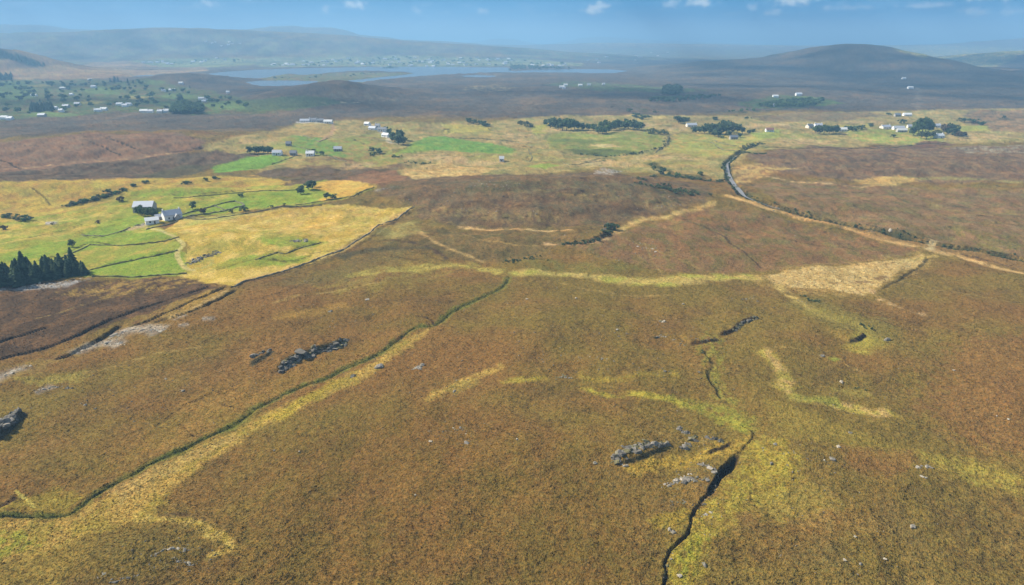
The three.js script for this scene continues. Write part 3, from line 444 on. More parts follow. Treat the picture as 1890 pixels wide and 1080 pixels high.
for (const [q, w, k] of [[[[560, 470], [640, 462], [760, 480], [830, 492]], 1.4, 0], [[[700, 455], [760, 462], [825, 484]], 1.2, 0], [[[720, 470], [790, 488]], 1.2, 0], [[[730, 395], [800, 392], [880, 400]], 1.6, 0], [[[770, 440], [850, 436], [930, 450], [1010, 452]], 1.6, 1], [[[880, 372], [960, 382], [1060, 398]], 1.8, 0], [[[980, 350], [1060, 360], [1150, 352]], 1.8, 1], [[[820, 350], [900, 342], [1000, 340]], 1.8, 0], [[[1150, 440], [1230, 470], [1300, 500]], 1.2, 1], [[[1190, 445], [1210, 490], [1230, 515]], 1.2, 1], [[[500, 560], [600, 540], [700, 520]], 2.2, 1], [[[150, 690], [260, 660], [380, 640]], 1.6, 1], [[[430, 560], [520, 540], [580, 510]], 1.4, 0], [[[780, 560], [840, 540], [930, 545]], 1.2, 0], [[[1020, 520], [1120, 540], [1250, 545]], 1.2, 1], [[[1400, 640], [1500, 650], [1600, 690]], .9, 1], [[[1480, 545], [1600, 575], [1720, 600]], 1.2, 0], [[[1660, 520], [1760, 540], [1890, 560]], 1.4, 1], [[[1440, 440], [1540, 455], [1640, 462]], 1.6, 0], [[[1500, 360], [1600, 356], [1760, 372]], 2.6, 0], [[[1560, 300], [1700, 290], [1890, 300]], 3, 0], [[[1480, 325], [1560, 316], [1640, 318]], 2.6, 0], [[[1700, 380], [1800, 392], [1890, 396]], 2.6, 1], [[[60, 590], [160, 560], [250, 540]], 1.4, 1], [[[20, 560], [120, 545], [220, 535]], 1.4, 0], [[[280, 790], [360, 740], [440, 710]], 1, 0], [[[400, 740], [440, 752], [470, 756]], .8, 0], [[[330, 780], [360, 806]], .8, 0]]) line(q, w, k ? col(172, 146, 84) : col(84, 66, 38), { gap: -.1, amt: .65, warp: .5, depth: k ? 0 : .25 });
// farm track and yard
const TRACK = [[268, 420], [285, 423], [305, 430], [322, 437], [334, 446], [337, 454], [328, 463], [327, 472], [333, 484], [338, 492], [348, 497], [358, 499]];
line(TRACK, 2.7, col(190, 176, 112), { id: PATH, warp: .12, soft: .3, ends: 0, mot: col(176, 166, 96) });
line([[358, 497], [375, 494], [390, 487], [392, 478]], 2, col(176, 172, 96), { warp: .12, soft: .4, gap: -.4 });
line([[234, 426], [258, 418], [280, 412], [300, 404], [320, 402]], 6, col(176, 158, 118), { warp: .2, soft: .5, id: PATH });
line([[612, 225], [616, 236], [608, 250], [590, 260], [575, 266]], 4, col(170, 140, 108), { warp: .5, id: PATH });
line([[676, 226], [700, 240], [722, 262], [730, 268]], 7, col(186, 172, 150), { gap: -.3, id: PATH });
line([[548, 226], [580, 226], [610, 227]], 8, col(190, 182, 172), { gap: -.3 });
area([[100, 408], [90, 412], [98, 415], [110, 412]], ROCK, { soft: 3 });
area([[1095, 318], [1110, 312], [1150, 316], [1130, 322]], col(170, 162, 150), { soft: 3, gap: -.2, ms: 6 });
for (const [p, w] of [[[[545, 270], [600, 284], [640, 300]], 3], [[[640, 252], [690, 275], [720, 282]], 2.4], [[[800, 248], [825, 238], [830, 246]], 4], [[[500, 303], [540, 290]], 2.4], [[[790, 250], [880, 256], [960, 262]], 2.4], [[[1236, 250], [1230, 270], [1215, 280]], 3], [[[1310, 262], [1340, 278], [1360, 278]], 2], [[[1320, 260], [1350, 270], [1362, 270]], 2], [[[1200, 300], [1240, 320], [1300, 330], [1345, 338]], 8], [[[955, 268], [1000, 275]], 2.4], [[[980, 280], [975, 292]], 2.4], [[[1030, 282], [1060, 284]], 3], [[[1070, 300], [1120, 290], [1110, 298]], 4]]) line(p, w, col(86, 84, 46), { warp: .6, gap: -.2 });
for (const [x, y, w, h] of [[1245, 353, 60, 8], [1180, 340, 30, 4], [960, 340, 60, 8], [1090, 410, 26, 4], [1220, 370, 40, 6], [900, 350, 50, 6], [730, 345, 26, 5]]) area([[x - w, y], [x - w * .4, y - h], [x + w * .6, y - h * .6], [x + w, y + h * .3], [x + w * .3, y + h], [x - w * .5, y + h * .6]], col(96, 90, 56), { soft: 4, gap: -.1, ms: 8, amt: .85 });
// right hill and far hills: own pieces of the setting
for (let i = 0; i < NV; i++) { const d = -VZ[i]; if (d > 2500 && d < 5600 && VX[i] > d * .14 && VH[i] > 14) ID[i] = HILL; else if (d > 5600 && VH[i] > 26) ID[i] = FARHILL; }
// ------------------------------------------------------------------ the ground meshes
function detailTextures() {                                 // tussocks and sedge, 24 m across, repeating
  const N = 1024, T = 24, cd = new Uint8Array(N * N * 4), bd = new Uint8Array(N * N * 4), R = rng(5);
  const per = (px) => { const g = new Float32Array(px * px * 2); for (let i = 0; i < px * px; i++) { const a = R() * 6.2832; g[i * 2] = Math.cos(a); g[i * 2 + 1] = Math.sin(a); } return (x, y) => { const ix = Math.floor(x), iy = Math.floor(y), fx = x - ix, fy = y - iy, m = (v) => ((v % px) + px) % px, u = fx * fx * (3 - 2 * fx), v = fy * fy * (3 - 2 * fy), G = (i, j, dx, dy) => { const k = (m(iy + j) * px + m(ix + i)) * 2; return g[k] * dx + g[k + 1] * dy; }; return lerp(lerp(G(0, 0, fx, fy), G(1, 0, fx - 1, fy), u), lerp(G(0, 1, fx, fy - 1), G(1, 1, fx - 1, fy - 1), u), v) * 1.5; }; };
  const n1 = per(14), n2 = per(34), n3 = per(76), n4 = per(170), n5 = per(22);
  for (let y = 0; y < N; y++) for (let x = 0; x < N; x++) {
    const u = x / N, v = y / N, a = n1(u * 14, v * 14), b = n2(u * 34, v * 34), c = n3(u * 76, v * 76), d = n4(u * 170, v * 170), e = n5(u * 22, v * 22);
    const h = .5 + .16 * a + .26 * b + .24 * c + .14 * d, o = (y * N + x) * 4;
    const l = (.6 * (1 + .24 * a + .36 * b + .42 * c + .30 * d) + .18 * Math.max(0, c + d - .55)), w = e * .09 + b * .05;   // paler dead tips, darker litter between
    const put = (q, k) => { cd[o + k] = clamp(Math.round(255 * (q <= .0031308 ? q * 12.92 : 1.055 * q ** (1 / 2.4) - .055)), 0, 255); };
    put(clamp(l * (1 + w), .06, 1), 0); put(clamp(l * (1 - w * .3), .06, 1), 1); put(clamp(l * (1 - w * 1.3), .06, 1), 2); cd[o + 3] = 255;
    bd[o] = bd[o + 1] = bd[o + 2] = clamp(h * 255, 0, 255); bd[o + 3] = 255;
  }
  const mk = (d, cs) => { const t = new THREE.DataTexture(d, N, N, THREE.RGBAFormat); t.wrapS = t.wrapT = THREE.RepeatWrapping; t.magFilter = THREE.LinearFilter; t.minFilter = THREE.LinearMipmapLinearFilter; t.generateMipmaps = true; if (cs) t.colorSpace = THREE.SRGBColorSpace; t.needsUpdate = true; return t; };
  return [mk(cd, true), mk(bd, false), T];
}
const [MAPC, MAPB, TILE] = detailTextures();
{
  // fine relief: hummocks and tussocks, calmer on pasture and tracks; a little colour from one tuft to the next
  for (let i = 0; i < NV; i++) {
    const d = -VZ[i]; if (d < 60) continue;
    if (d > 300) {                                          // mottled heather, bare ground and bleached grass, patch by patch
      const x = VX[i], z = VZ[i], k = sstep(d, 300, 470), f = noise(x / 3.2 + 3, z / 5), f2 = noise(x / 8 + 30, z / 9), dk = sstep(noise(x / 5.5 + 90, z / 7) + .5 * noise(x / 2.2, z / 4), .5, .95) * (ID[i] === FIELD ? .35 : .5), m = k * (-dk + .24 * f + .16 * f2 + .16 * noise(x / 15, z / 15 + 8) + .13 * noise(x / 48 + 2, z / 48) + (d > 900 ? .2 * noise(x / 70 + 4, z / 90) + .18 * noise(x / 140, z / 170) : 0) + (d > 3800 ? .32 * noise(x / 170, z / 230) + .28 * noise(x / 60 + 9, z / 110) : 0)), w = k * (.09 * noise(x / 24 + 60, z / 24) + .10 * noise(x / 7 + 33, z / 8));
      const mm = Math.max(.3, 1 + m); VC[i * 3] *= mm * (1 + w); VC[i * 3 + 1] *= mm * (1 - w * .25); VC[i * 3 + 2] *= mm * (1 - w);
      if (ID[i] === 0) VH[i] += k * (.6 * noise(x / 13, z / 13) + 1.3 * noise(x / 31, z / 31 + 5));
    }
    if (d > 1600) continue;
    const x = VX[i], z = VZ[i], q = ID[i] === FIELD ? .35 : ID[i] === PATH ? .15 : 1;
    const a = noise(x / .9, z / .9), b = noise(x / 2.3 + 9, z / 2.3), c = noise(x / 6.5, z / 6.5 + 4);
    VH[i] += q * (.10 * a * (d < 420 ? 1 : 0) + .16 * b + .28 * c);
    const v = 1 + q * (.10 * a + .10 * b + .07 * c), w = .05 * noise(x / 1.7 + 70, z / 1.7) * q;
    VC[i * 3] *= v * (1 + w); VC[i * 3 + 1] *= v; VC[i * 3 + 2] *= v * (1 - w);
  }
}
const heightAt = (x, z) => {                                // the finished ground under a place
  const d = -z; let r = clamp(rowOf(d), 0, NR - 2); const fr = clamp((d - DS[r]) / (DS[r + 1] - DS[r]));
  const at = (rr) => { const w = halfW(DS[rr]), c = clamp((x / w + 1) / 2 * (NC - 1), 0, NC - 1.001), k = Math.floor(c); return lerp(VH[rr * NC + k], VH[rr * NC + k + 1], c - k); };
  return lerp(at(r), at(r + 1), fr);
};
const vertAt = (x, z) => { const r = clamp(rowOf(-z), 0, NR - 1), w = halfW(DS[r]); return r * NC + clamp(Math.round((x / w + 1) / 2 * (NC - 1)), 0, NC - 1); };
function tag(o, label, category, group, kind) { Object.assign(o.userData, { label, category }); if (group) o.userData.group = group; if (kind) o.userData.kind = kind; return o; }
const NAMES = new Map();
function numbered(n) { const k = NAMES.get(n) ?? 0; NAMES.set(n, k + 1); return k ? n + '_' + String(k).padStart(3, '0') : n; }
{
  const NX = new Float32Array(NV * 3);
  for (let r = 0; r < NR; r++) for (let c = 0; c < NC; c++) {
    const i = r * NC + c, r0 = Math.max(0, r - 1), r1 = Math.min(NR - 1, r + 1), c0 = Math.max(0, c - 1), c1 = Math.min(NC - 1, c + 1);
    const A = r * NC + c0, B = r * NC + c1, C = r0 * NC + c, D = r1 * NC + c;
    const ax = VX[B] - VX[A], ay = VH[B] - VH[A], az = 0, bx = VX[D] - VX[C], by = VH[D] - VH[C], bz = VZ[D] - VZ[C];
    let nx = ay * bz - az * by, ny = az * bx - ax * bz, nz = ax * by - ay * bx; const l = Math.hypot(nx, ny, nz) || 1;
    NX[i * 3] = nx / l; NX[i * 3 + 1] = ny / l; NX[i * 3 + 2] = nz / l;
  }
  const groundMat = new THREE.MeshPhysicalMaterial({ specularIntensity: .08, vertexColors: true, map: MAPC, bumpMap: MAPB, bumpScale: .35, roughness: 1, metalness: 0 });
  const pathMat = new THREE.MeshPhysicalMaterial({ specularIntensity: .08, vertexColors: true, map: MAPC, bumpMap: MAPB, bumpScale: .08, roughness: 1, metalness: 0 });
  const info = [
    ['ground', 'brown and olive moorland of bog grass and heather filling most of the view', groundMat],
    ['path', 'pale worn tracks winding across the farm and along the stream', pathMat],
    ['field', 'golden and bright green pasture of the small farms', groundMat],
    ['hill', 'dark rounded heather hill standing alone on the right of the horizon', groundMat],
    ['hills', 'long low hazy blue hills along the horizon', groundMat]];
  for (let id = 0; id < info.length; id++) {
    const map = new Int32Array(NV).fill(-1), list = [], idx = [];
    const use = (i) => { if (map[i] < 0) { map[i] = list.length; list.push(i); } return map[i]; };
    for (let r = 0; r < NR - 1; r++) for (let c = 0; c < NC - 1; c++) {
      const a = r * NC + c; if (ID[a] !== id) continue;
      const A = use(a), B = use(a + 1), C = use(a + NC), D = use(a + NC + 1); idx.push(A, B, C, B, D, C);
    }
    if (!idx.length) continue;
    const n = list.length, p = new Float32Array(n * 3), nn = new Float32Array(n * 3), cc = new Float32Array(n * 3), uv = new Float32Array(n * 2);
    list.forEach((i, k) => { p[k * 3] = VX[i]; p[k * 3 + 1] = VH[i]; p[k * 3 + 2] = VZ[i]; for (let j = 0; j < 3; j++) { nn[k * 3 + j] = NX[i * 3 + j]; cc[k * 3 + j] = Math.min(1, VC[i * 3 + j] / .6); } const tw = noise(VX[i] / 60, VZ[i] / 60) * 6; uv[k * 2] = (VX[i] * .87 + VZ[i] * .49 + tw) / TILE; uv[k * 2 + 1] = (VZ[i] * .87 - VX[i] * .49 - tw) / TILE; });
    const g = new THREE.BufferGeometry();
    g.setAttribute('position', new THREE.BufferAttribute(p, 3)); g.setAttribute('normal', new THREE.BufferAttribute(nn, 3)); g.setAttribute('color', new THREE.BufferAttribute(cc, 3)); g.setAttribute('uv', new THREE.BufferAttribute(uv, 2)); g.setIndex(idx);
    const m = new THREE.Mesh(g, info[id][2]); m.name = info[id][0]; tag(m, info[id][1], id > 2 ? 'hill' : id === 1 ? 'path' : id === 2 ? 'field' : 'ground', null, 'structure'); scene.add(m);
  }
}
// water: the lough, the pools and the open sea; sheets that lie level and meet the land where it dips
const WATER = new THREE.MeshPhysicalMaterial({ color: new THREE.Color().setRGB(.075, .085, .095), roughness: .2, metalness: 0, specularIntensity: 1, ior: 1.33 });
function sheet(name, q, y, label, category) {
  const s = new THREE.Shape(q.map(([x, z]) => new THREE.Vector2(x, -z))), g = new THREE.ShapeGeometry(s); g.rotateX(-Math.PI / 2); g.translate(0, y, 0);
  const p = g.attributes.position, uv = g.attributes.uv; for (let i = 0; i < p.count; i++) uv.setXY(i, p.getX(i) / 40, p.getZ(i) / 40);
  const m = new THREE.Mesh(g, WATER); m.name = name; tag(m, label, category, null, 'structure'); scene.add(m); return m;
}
const grown = (poly, k) => { const q = poly.map(([x, y]) => onLevel(x, y, 0)), cx = q.reduce((s, p) => s + p[0], 0) / q.length, cz = q.reduce((s, p) => s + p[1], 0) / q.length; return q.map(([x, z]) => { const l = Math.hypot(x - cx, z - cz) || 1; return [x + (x - cx) / l * k, z + (z - cz) / l * k]; }); };
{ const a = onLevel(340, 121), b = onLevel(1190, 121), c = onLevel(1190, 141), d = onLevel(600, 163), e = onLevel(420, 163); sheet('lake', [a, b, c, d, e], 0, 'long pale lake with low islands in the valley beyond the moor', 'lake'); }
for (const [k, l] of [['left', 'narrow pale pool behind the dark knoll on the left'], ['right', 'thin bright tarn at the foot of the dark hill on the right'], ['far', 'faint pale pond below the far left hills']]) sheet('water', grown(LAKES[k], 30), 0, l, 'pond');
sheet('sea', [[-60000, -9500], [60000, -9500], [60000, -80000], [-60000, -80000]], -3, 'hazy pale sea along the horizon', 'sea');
function strip(pts, w, drop, n = 6) {                        // water lying in a cut
  const q = smoothLine(pts.map(([x, y, k]) => [...gnd(x, y), k ?? 1]), n), p = [], idx = [], uv = []; let L = 0;
  q.forEach(([x, z, k], i) => {
    const a = q[Math.max(0, i - 1)], b = q[Math.min(q.length - 1, i + 1)], tx = b[0] - a[0], tz = b[1] - a[1], l = Math.hypot(tx, tz) || 1, hw = w * (k || 1) / 2; if (i) L += Math.hypot(x - q[i - 1][0], z - q[i - 1][1]);
    const y = land(x, z) - drop; p.push(x - tz / l * hw, y, z + tx / l * hw, x + tz / l * hw, y, z - tx / l * hw); uv.push(L / 40, 0, L / 40, w / 40);
    if (i) { const k0 = (i - 1) * 2; idx.push(k0, k0 + 2, k0 + 1, k0 + 1, k0 + 2, k0 + 3); }
  });
  const g = new THREE.BufferGeometry(); g.setAttribute('position', new THREE.Float32BufferAttribute(p, 3)); g.setAttribute('uv', new THREE.Float32BufferAttribute(uv, 2)); g.setIndex(idx); g.computeVertexNormals();
  const nn = g.attributes.normal; if (nn.getY(0) < 0) { g.setIndex(idx.reverse()); g.computeVertexNormals(); }
  return g;
}
{ const m = new THREE.Mesh(strip(RIVER.slice(3, 11).map(([x, y]) => [x, y, y > 305 && y < 360 ? 1 : .35]), 3.6, 1.0), new THREE.MeshPhysicalMaterial({ color: new THREE.Color().setRGB(.20, .175, .145), roughness: .25, specularIntensity: .6, ior: 1.33 })); m.name = 'stream'; tag(m, 'silvery stream bending between dark banks on the right', 'stream', null, 'structure'); scene.add(m); }
// ------------------------------------------------------------------ clouds above the picture that lay their shade over the far moor
const std = (c, o = {}) => new THREE.MeshStandardMaterial({ color: new THREE.Color().setRGB(...c), roughness: 1, metalness: 0, ...o });
{
  const R = rng(77), mat = std([.85, .85, .86]), UPW = 2200 / SUN_DIR.y;
  const lump = new THREE.IcosahedronGeometry(1, 1); { const p = lump.attributes.position; for (let i = 0; i < p.count; i++) { const x = p.getX(i), y = p.getY(i), z = p.getZ(i), s = 1 + .16 * noise(x * 2.2 + y * 1.3, z * 2.2 - y) ; p.setXYZ(i, x * s, y * s, z * s); } lump.computeVertexNormals(); }
  const spots = [];
  for (let d = 1330; d < 6200; d += 175) for (let x = -3200; x < 3400; x += 165) {
    const xx = x + (R() - .5) * 130, dd = d + (R() - .5) * 140, valley = xx < -150 && dd > 1280 && dd < 2250, mid = xx > -400 && xx < 560 && dd > 1440 && dd < 2300, right = xx > 420 && dd > 1560 && xx < dd * .95, skip = R();
    if (dd < 1300 || (xx > -1500 && xx < 700 && dd > 2350 && dd < 4700) || skip < (right ? lerp(.6, .3, sstep(xx, 420, 1000)) : mid ? .48 : valley ? .5 : .82)) continue;
    spots.push([xx, dd, right ? 1.25 : 1]);
  }
  for (const [x, d, k] of spots) {
    const parts = []; for (let i = 0; i < 4; i++) { const g = lump.clone(), r = (38 + R() * 34) * k; g.scale(r, r * .5, r); g.translate((R() - .5) * 90, (R() - .4) * 20, (R() - .5) * 90); parts.push(g); }
    const m = new THREE.Mesh(mergeGeometries(parts), mat); m.name = numbered('cloud'); m.position.set(x + SUN_DIR.x * UPW, 2200 + R() * 60, -d + SUN_DIR.z * UPW);
    tag(m, 'small white fair-weather cloud drifting high above the moor', 'cloud', 'fair-weather clouds', 'structure'); scene.add(m);
  }
}
// ------------------------------------------------------------------ makers
const place = (o, px, py, { s = 1, turn = 0, sink = 0 } = {}) => { const [x, z] = gnd(px, py); o.position.set(x, heightAt(x, z) - sink, z); o.rotation.y = turn; if (Array.isArray(s)) o.scale.set(...s); else o.scale.setScalar(s); return o; };
function thing(name, label, category, group) { const o = new THREE.Group(); o.name = numbered(name); scene.add(o); return tag(o, label, category, group); }
function part(name, g, m, parent) { const o = new THREE.Mesh(g, m); o.name = name; parent.add(o); return o; }
function copyOf(proto, label, group) { const c = proto.clone(); c.name = numbered(proto.userData.kindName); c.userData = { label: label ?? proto.userData.label, category: proto.userData.category }; const gr = group ?? proto.userData.group; if (gr) c.userData.group = gr; scene.add(c); return c; }
function colored(g, fn) { const p = g.attributes.position, c = new Float32Array(p.count * 3); for (let i = 0; i < p.count; i++) { const k = fn(p.getX(i), p.getY(i), p.getZ(i), i); c[i * 3] = k[0]; c[i * 3 + 1] = k[1]; c[i * 3 + 2] = k[2]; } g.setAttribute('color', new THREE.BufferAttribute(c, 3)); return g; }
function soup(tris, cols) { const g = new THREE.BufferGeometry(); g.setAttribute('position', new THREE.Float32BufferAttribute(tris, 3)); g.setAttribute('color', new THREE.Float32BufferAttribute(cols, 3)); g.computeVertexNormals(); return g; }
const LEAF = new THREE.MeshPhysicalMaterial({ specularIntensity: .15, transmission: .35, thickness: 0, vertexColors: true, roughness: 1, metalness: 0, side: THREE.DoubleSide }), BARK = std([.09, .065, .045]);
// a conifer one unit high: whorls of drooping ragged boughs round a tapering stem
function coniferCrown(seed) {
  const R = rng(seed), t = [], c = [];
  const tri = (a, b, d, k) => { t.push(...a, ...b, ...d); for (let i = 0; i < 3; i++) c.push(k[0], k[1], k[2]); };
  for (let y = .1; y < .97; y += .034) {
    const rr = .24 * (1 - y) ** .8 * (.8 + .4 * R()) + .012, n = Math.max(4, Math.round(10 * (1 - y) + 3)), a0 = R() * 6.28;
    for (let i = 0; i < n; i++) {
      const a = a0 + i / n * 6.283 + (R() - .5) * .5, l = rr * (.65 + .55 * R()), dy = -.045 - .05 * (1 - y) * R(), w = .035 + .05 * (1 - y), s = .7 + .7 * R(), k = [.058 * s, .092 * s, .044 * s];
      const ca = Math.cos(a), sa = Math.sin(a), tip = [ca * l, y + dy, sa * l], mid = l * .55, p1 = [ca * mid - sa * w, y + dy * .35 - .01, sa * mid + ca * w], p2 = [ca * mid + sa * w, y + dy * .35 - .01, sa * mid - ca * w], rt = [ca * .008, y + .025, sa * .008];
      tri(rt, p1, tip, k); tri(rt, tip, p2, k); tri(p1, [ca * mid * .6, y + dy - .03, sa * mid * .6], tip, [k[0] * .8, k[1] * .8, k[2] * .8]);
    }
  }
  tri([-.02, .93, 0], [.02, .93, 0], [0, 1, 0], [.03, .045, .02]); tri([0, .93, -.02], [0, .93, .02], [0, 1, 0], [.03, .045, .02]);
  return soup(t, c);
}
// a broad crown one unit high: leaf sprays spread through overlapping rounded clumps
function leafCrown(seed, { n = 260, base = .18, wide = .5, tone = [.05, .075, .022], clumps = 9, leaf = .085, var2 = .5 } = {}) {
  const R = rng(seed), t = [], c = [], C = [];
  for (let i = 0; i < clumps; i++) { const a = R() * 6.28, q = Math.sqrt(R()) * wide * .62, y = base + .16 + R() * (.72 - base); C.push([Math.cos(a) * q, y, Math.sin(a) * q, .15 + R() * .13, .75 + R() * var2]); }
  C.push([0, .72, 0, .24, 1]);
  for (let i = 0; i < n; i++) {
    const k = C[i % C.length], u = R() * 2 - 1, a = R() * 6.28, q = Math.sqrt(1 - u * u), r = k[3] * (.55 + .5 * R()), x = k[0] + Math.cos(a) * q * r, y = Math.max(base * .6, k[1] + u * r * .85), z = k[2] + Math.sin(a) * q * r;
    const w = leaf * (.6 + .8 * R()), e = new THREE.Euler(R() * 3, R() * 6, R() * 3), s = k[4] * (.7 + .6 * R()), kk = [tone[0] * s * (.9 + .3 * R()), tone[1] * s, tone[2] * s];
    const v = [[-w, -w * .4, 0], [w * .8, -w * .7, 0], [w, w * .5, w * .2], [-w * .5, w * .8, 0]].map((p) => new THREE.Vector3(...p).applyEuler(e)).map((p) => [p.x + x, p.y + y, p.z + z]);
    t.push(...v[0], ...v[1], ...v[2], ...v[0], ...v[2], ...v[3]); for (let j = 0; j < 6; j++) c.push(...kk);
  }
  return soup(t, c);
}
const trunkGeo = (h, r, seed) => { const R = rng(seed), gs = [new THREE.CylinderGeometry(r * .45, r, h, 7).translate(0, h / 2, 0)]; for (let i = 0; i < 3; i++) { const g = new THREE.CylinderGeometry(r * .15, r * .4, h * .7, 5); g.translate(0, h * .35, 0); g.rotateZ(.5 + R() * .4); g.rotateY(R() * 6.28); g.translate(0, h * (.55 + .12 * i), 0); gs.push(g); } return mergeGeometries(gs); };
const CON = [21, 22, 23, 24].map(coniferCrown), CON_T = new THREE.CylinderGeometry(.006, .018, .92, 6).translate(0, .46, 0);
const TONES = { green: [.10, .155, .046], dark: [.072, .11, .05], olive: [.115, .13, .045], brown: [.115, .085, .045] };
const BRD = {}; for (const k of Object.keys(TONES)) BRD[k] = [31, 32, 33].map((s, i) => leafCrown(s + k.length * 10, { tone: TONES[k], n: 300 + i * 20, wide: .42 + .08 * i }));
const LOW = {}; for (const k of Object.keys(TONES)) LOW[k] = [41, 42, 43].map((s, i) => leafCrown(s + k.length * 7, { tone: TONES[k], n: 150, base: .04, wide: .85 + .2 * i, clumps: 8, leaf: .12 }));
const BRD_T = trunkGeo(.55, .035, 3), LOW_T = trunkGeo(.3, .05, 4);
const TREE_PROTO = {};
function protoTree(kind, tone, v) {                         // built once, then copied
  const key = kind + tone + v; if (TREE_PROTO[key]) return TREE_PROTO[key];
  const g = new THREE.Group(), con = kind === 'conifer', low = kind === 'bush';
  const tr = new THREE.Mesh(con ? CON_T : low ? LOW_T : BRD_T, BARK); tr.name = con || !low ? 'trunk' : 'stem'; g.add(tr);
  const cr = new THREE.Mesh(con ? CON[v % 4] : low ? LOW[tone][v % 3] : BRD[tone][v % 3], LEAF); cr.name = low ? 'foliage' : 'crown'; g.add(cr);
  g.userData = { kindName: con ? 'conifer' : low ? 'bush' : 'tree', category: con ? 'conifer' : low ? 'bush' : 'tree' };
  return TREE_PROTO[key] = g;
}
const RT = rng(404);
function tree(kind, tone, px, py, hpx, label, group, o = {}) {
  const t = copyOf(protoTree(kind, tone, Math.floor(RT() * 12)), label, group), [x, z] = o.at ?? gnd(px, py), h = o.h ?? hpx * mpp(z), w = (o.w ?? 1) * (.9 + .25 * RT());
  t.position.set(x, heightAt(x, z) - .1, z); t.rotation.y = RT() * 6.28; t.scale.set(h * w, h * (.92 + .16 * RT()), h * w); return t;
}
// rocks: fractured lumps, a few shapes shared by all
const ROCKS = [51, 52, 53, 54, 55, 56].map((seed) => {
  const R = rng(seed), g0 = new THREE.IcosahedronGeometry(1, 3), g = mergeVertices((g0.deleteAttribute('normal'), g0.deleteAttribute('uv'), g0)), p = g.attributes.position, cuts = [];
  for (let i = 0; i < 12; i++) { const v = new THREE.Vector3(R() - .5, (R() - .4) * .8, R() - .5).normalize(); cuts.push([v, .38 + R() * .36]); }
  const q = new THREE.Vector3(); for (let i = 0; i < p.count; i++) { q.fromBufferAttribute(p, i); q.multiplyScalar(1 + .22 * noise(q.x * 1.7 + seed, q.z * 1.7 + q.y)); for (const [v, d] of cuts) { const e = q.dot(v) - d; if (e > 0) q.addScaledVector(v, -e); } const crack = Math.max(0, .16 - Math.abs(noise(q.x * 2.6 + seed * 3, q.z * 2.6 + q.y * 1.9))); q.multiplyScalar(1.25 + .06 * noise(q.x * 6 + seed, q.z * 6 + q.y * 4) - crack * 1.1); p.setXYZ(i, q.x, q.y, q.z); }
  const f = g.toNonIndexed(); f.computeVertexNormals();
  return colored(f, (x, y, z, i) => { const l = noise(x * 3.1 + seed, z * 3.1 + y * 2), s = .72 + .35 * noise(x * 1.6 + seed, z * 1.6 + y) + .16 * noise(x * 8, z * 8 + y * 6), m = sstep(l, .25, .6); return [s * lerp(1, .62, m), s * lerp(1, .7, m), s * lerp(1, .3, m)]; });
});
const stoneMat = (r, g, b) => new THREE.MeshStandardMaterial({ vertexColors: true, color: new THREE.Color().setRGB(r, g, b), roughness: .95, metalness: 0 });
const STONE = { pale: stoneMat(.40, .34, .265), grey: stoneMat(.235, .205, .17), dark: stoneMat(.135, .118, .095), moss: stoneMat(.15, .13, .055) };
const RR = rng(909);
function rockPart(parent, x, y, z, s, tone, flat = .6) { const m = part('rock', ROCKS[Math.floor(RR() * 6)], STONE[tone], parent); m.position.set(x, y, z); m.scale.set(s * (.8 + .6 * RR()), s * flat * (.7 + .6 * RR()), s * (.6 + .5 * RR())); m.rotation.set((RR() - .5) * .7, RR() * 6.28, (RR() - .5) * .7); return m; }
// an outcrop along a line of pixels: n rocks of about size metres, spread metres each side
function outcrop(pts, n, size, spread, tones, label, o = {}) {
  const q = pts.map(([x, y]) => gnd(x, y)), L = alongOf(q), T = L[L.length - 1], g = thing(o.name ?? 'rock_outcrop', label, o.cat ?? 'rock outcrop'), cx = q.reduce((s, p) => s + p[0], 0) / q.length, cz = q.reduce((s, p) => s + p[1], 0) / q.length, cy = heightAt(cx, cz);
  g.position.set(cx, cy, cz);
  for (let i = 0; i < n; i++) {
    const at = (i + RR()) / n * T; let k = 1; while (k < q.length - 1 && L[k] < at) k++;
    const t = q.length > 1 ? clamp((at - L[k - 1]) / (L[k] - L[k - 1] || 1)) : 0, a = q[Math.max(0, k - 1)], b = q[Math.min(q.length - 1, k)], sx = (RR() + RR() - 1) * spread, sz = (RR() + RR() - 1) * spread, x = lerp(a[0], b[0], t) + sx, z = lerp(a[1], b[1], t) + sz;
    const s = size * (.35 + RR() * RR() * 1.15); rockPart(g, x - cx, heightAt(x, z) - cy - s * .16, z - cz, s, tones[Math.floor(RR() * tones.length)], o.flat ?? .6);
  }
  return g;
}
function boulder(px, py, wpx, tone, label, flat = .65) { const [x, z] = gnd(px, py), s = Math.max(.22, wpx * mpp(z) * .42), m = new THREE.Mesh(ROCKS[Math.floor(RR() * 6)], STONE[tone]); m.name = numbered('boulder'); m.position.set(x, heightAt(x, z) + s * .08, z); m.scale.set(s, s * flat, s * .85); m.rotation.y = RR() * 6.28; tag(m, label, 'boulder'); scene.add(m); return m; }
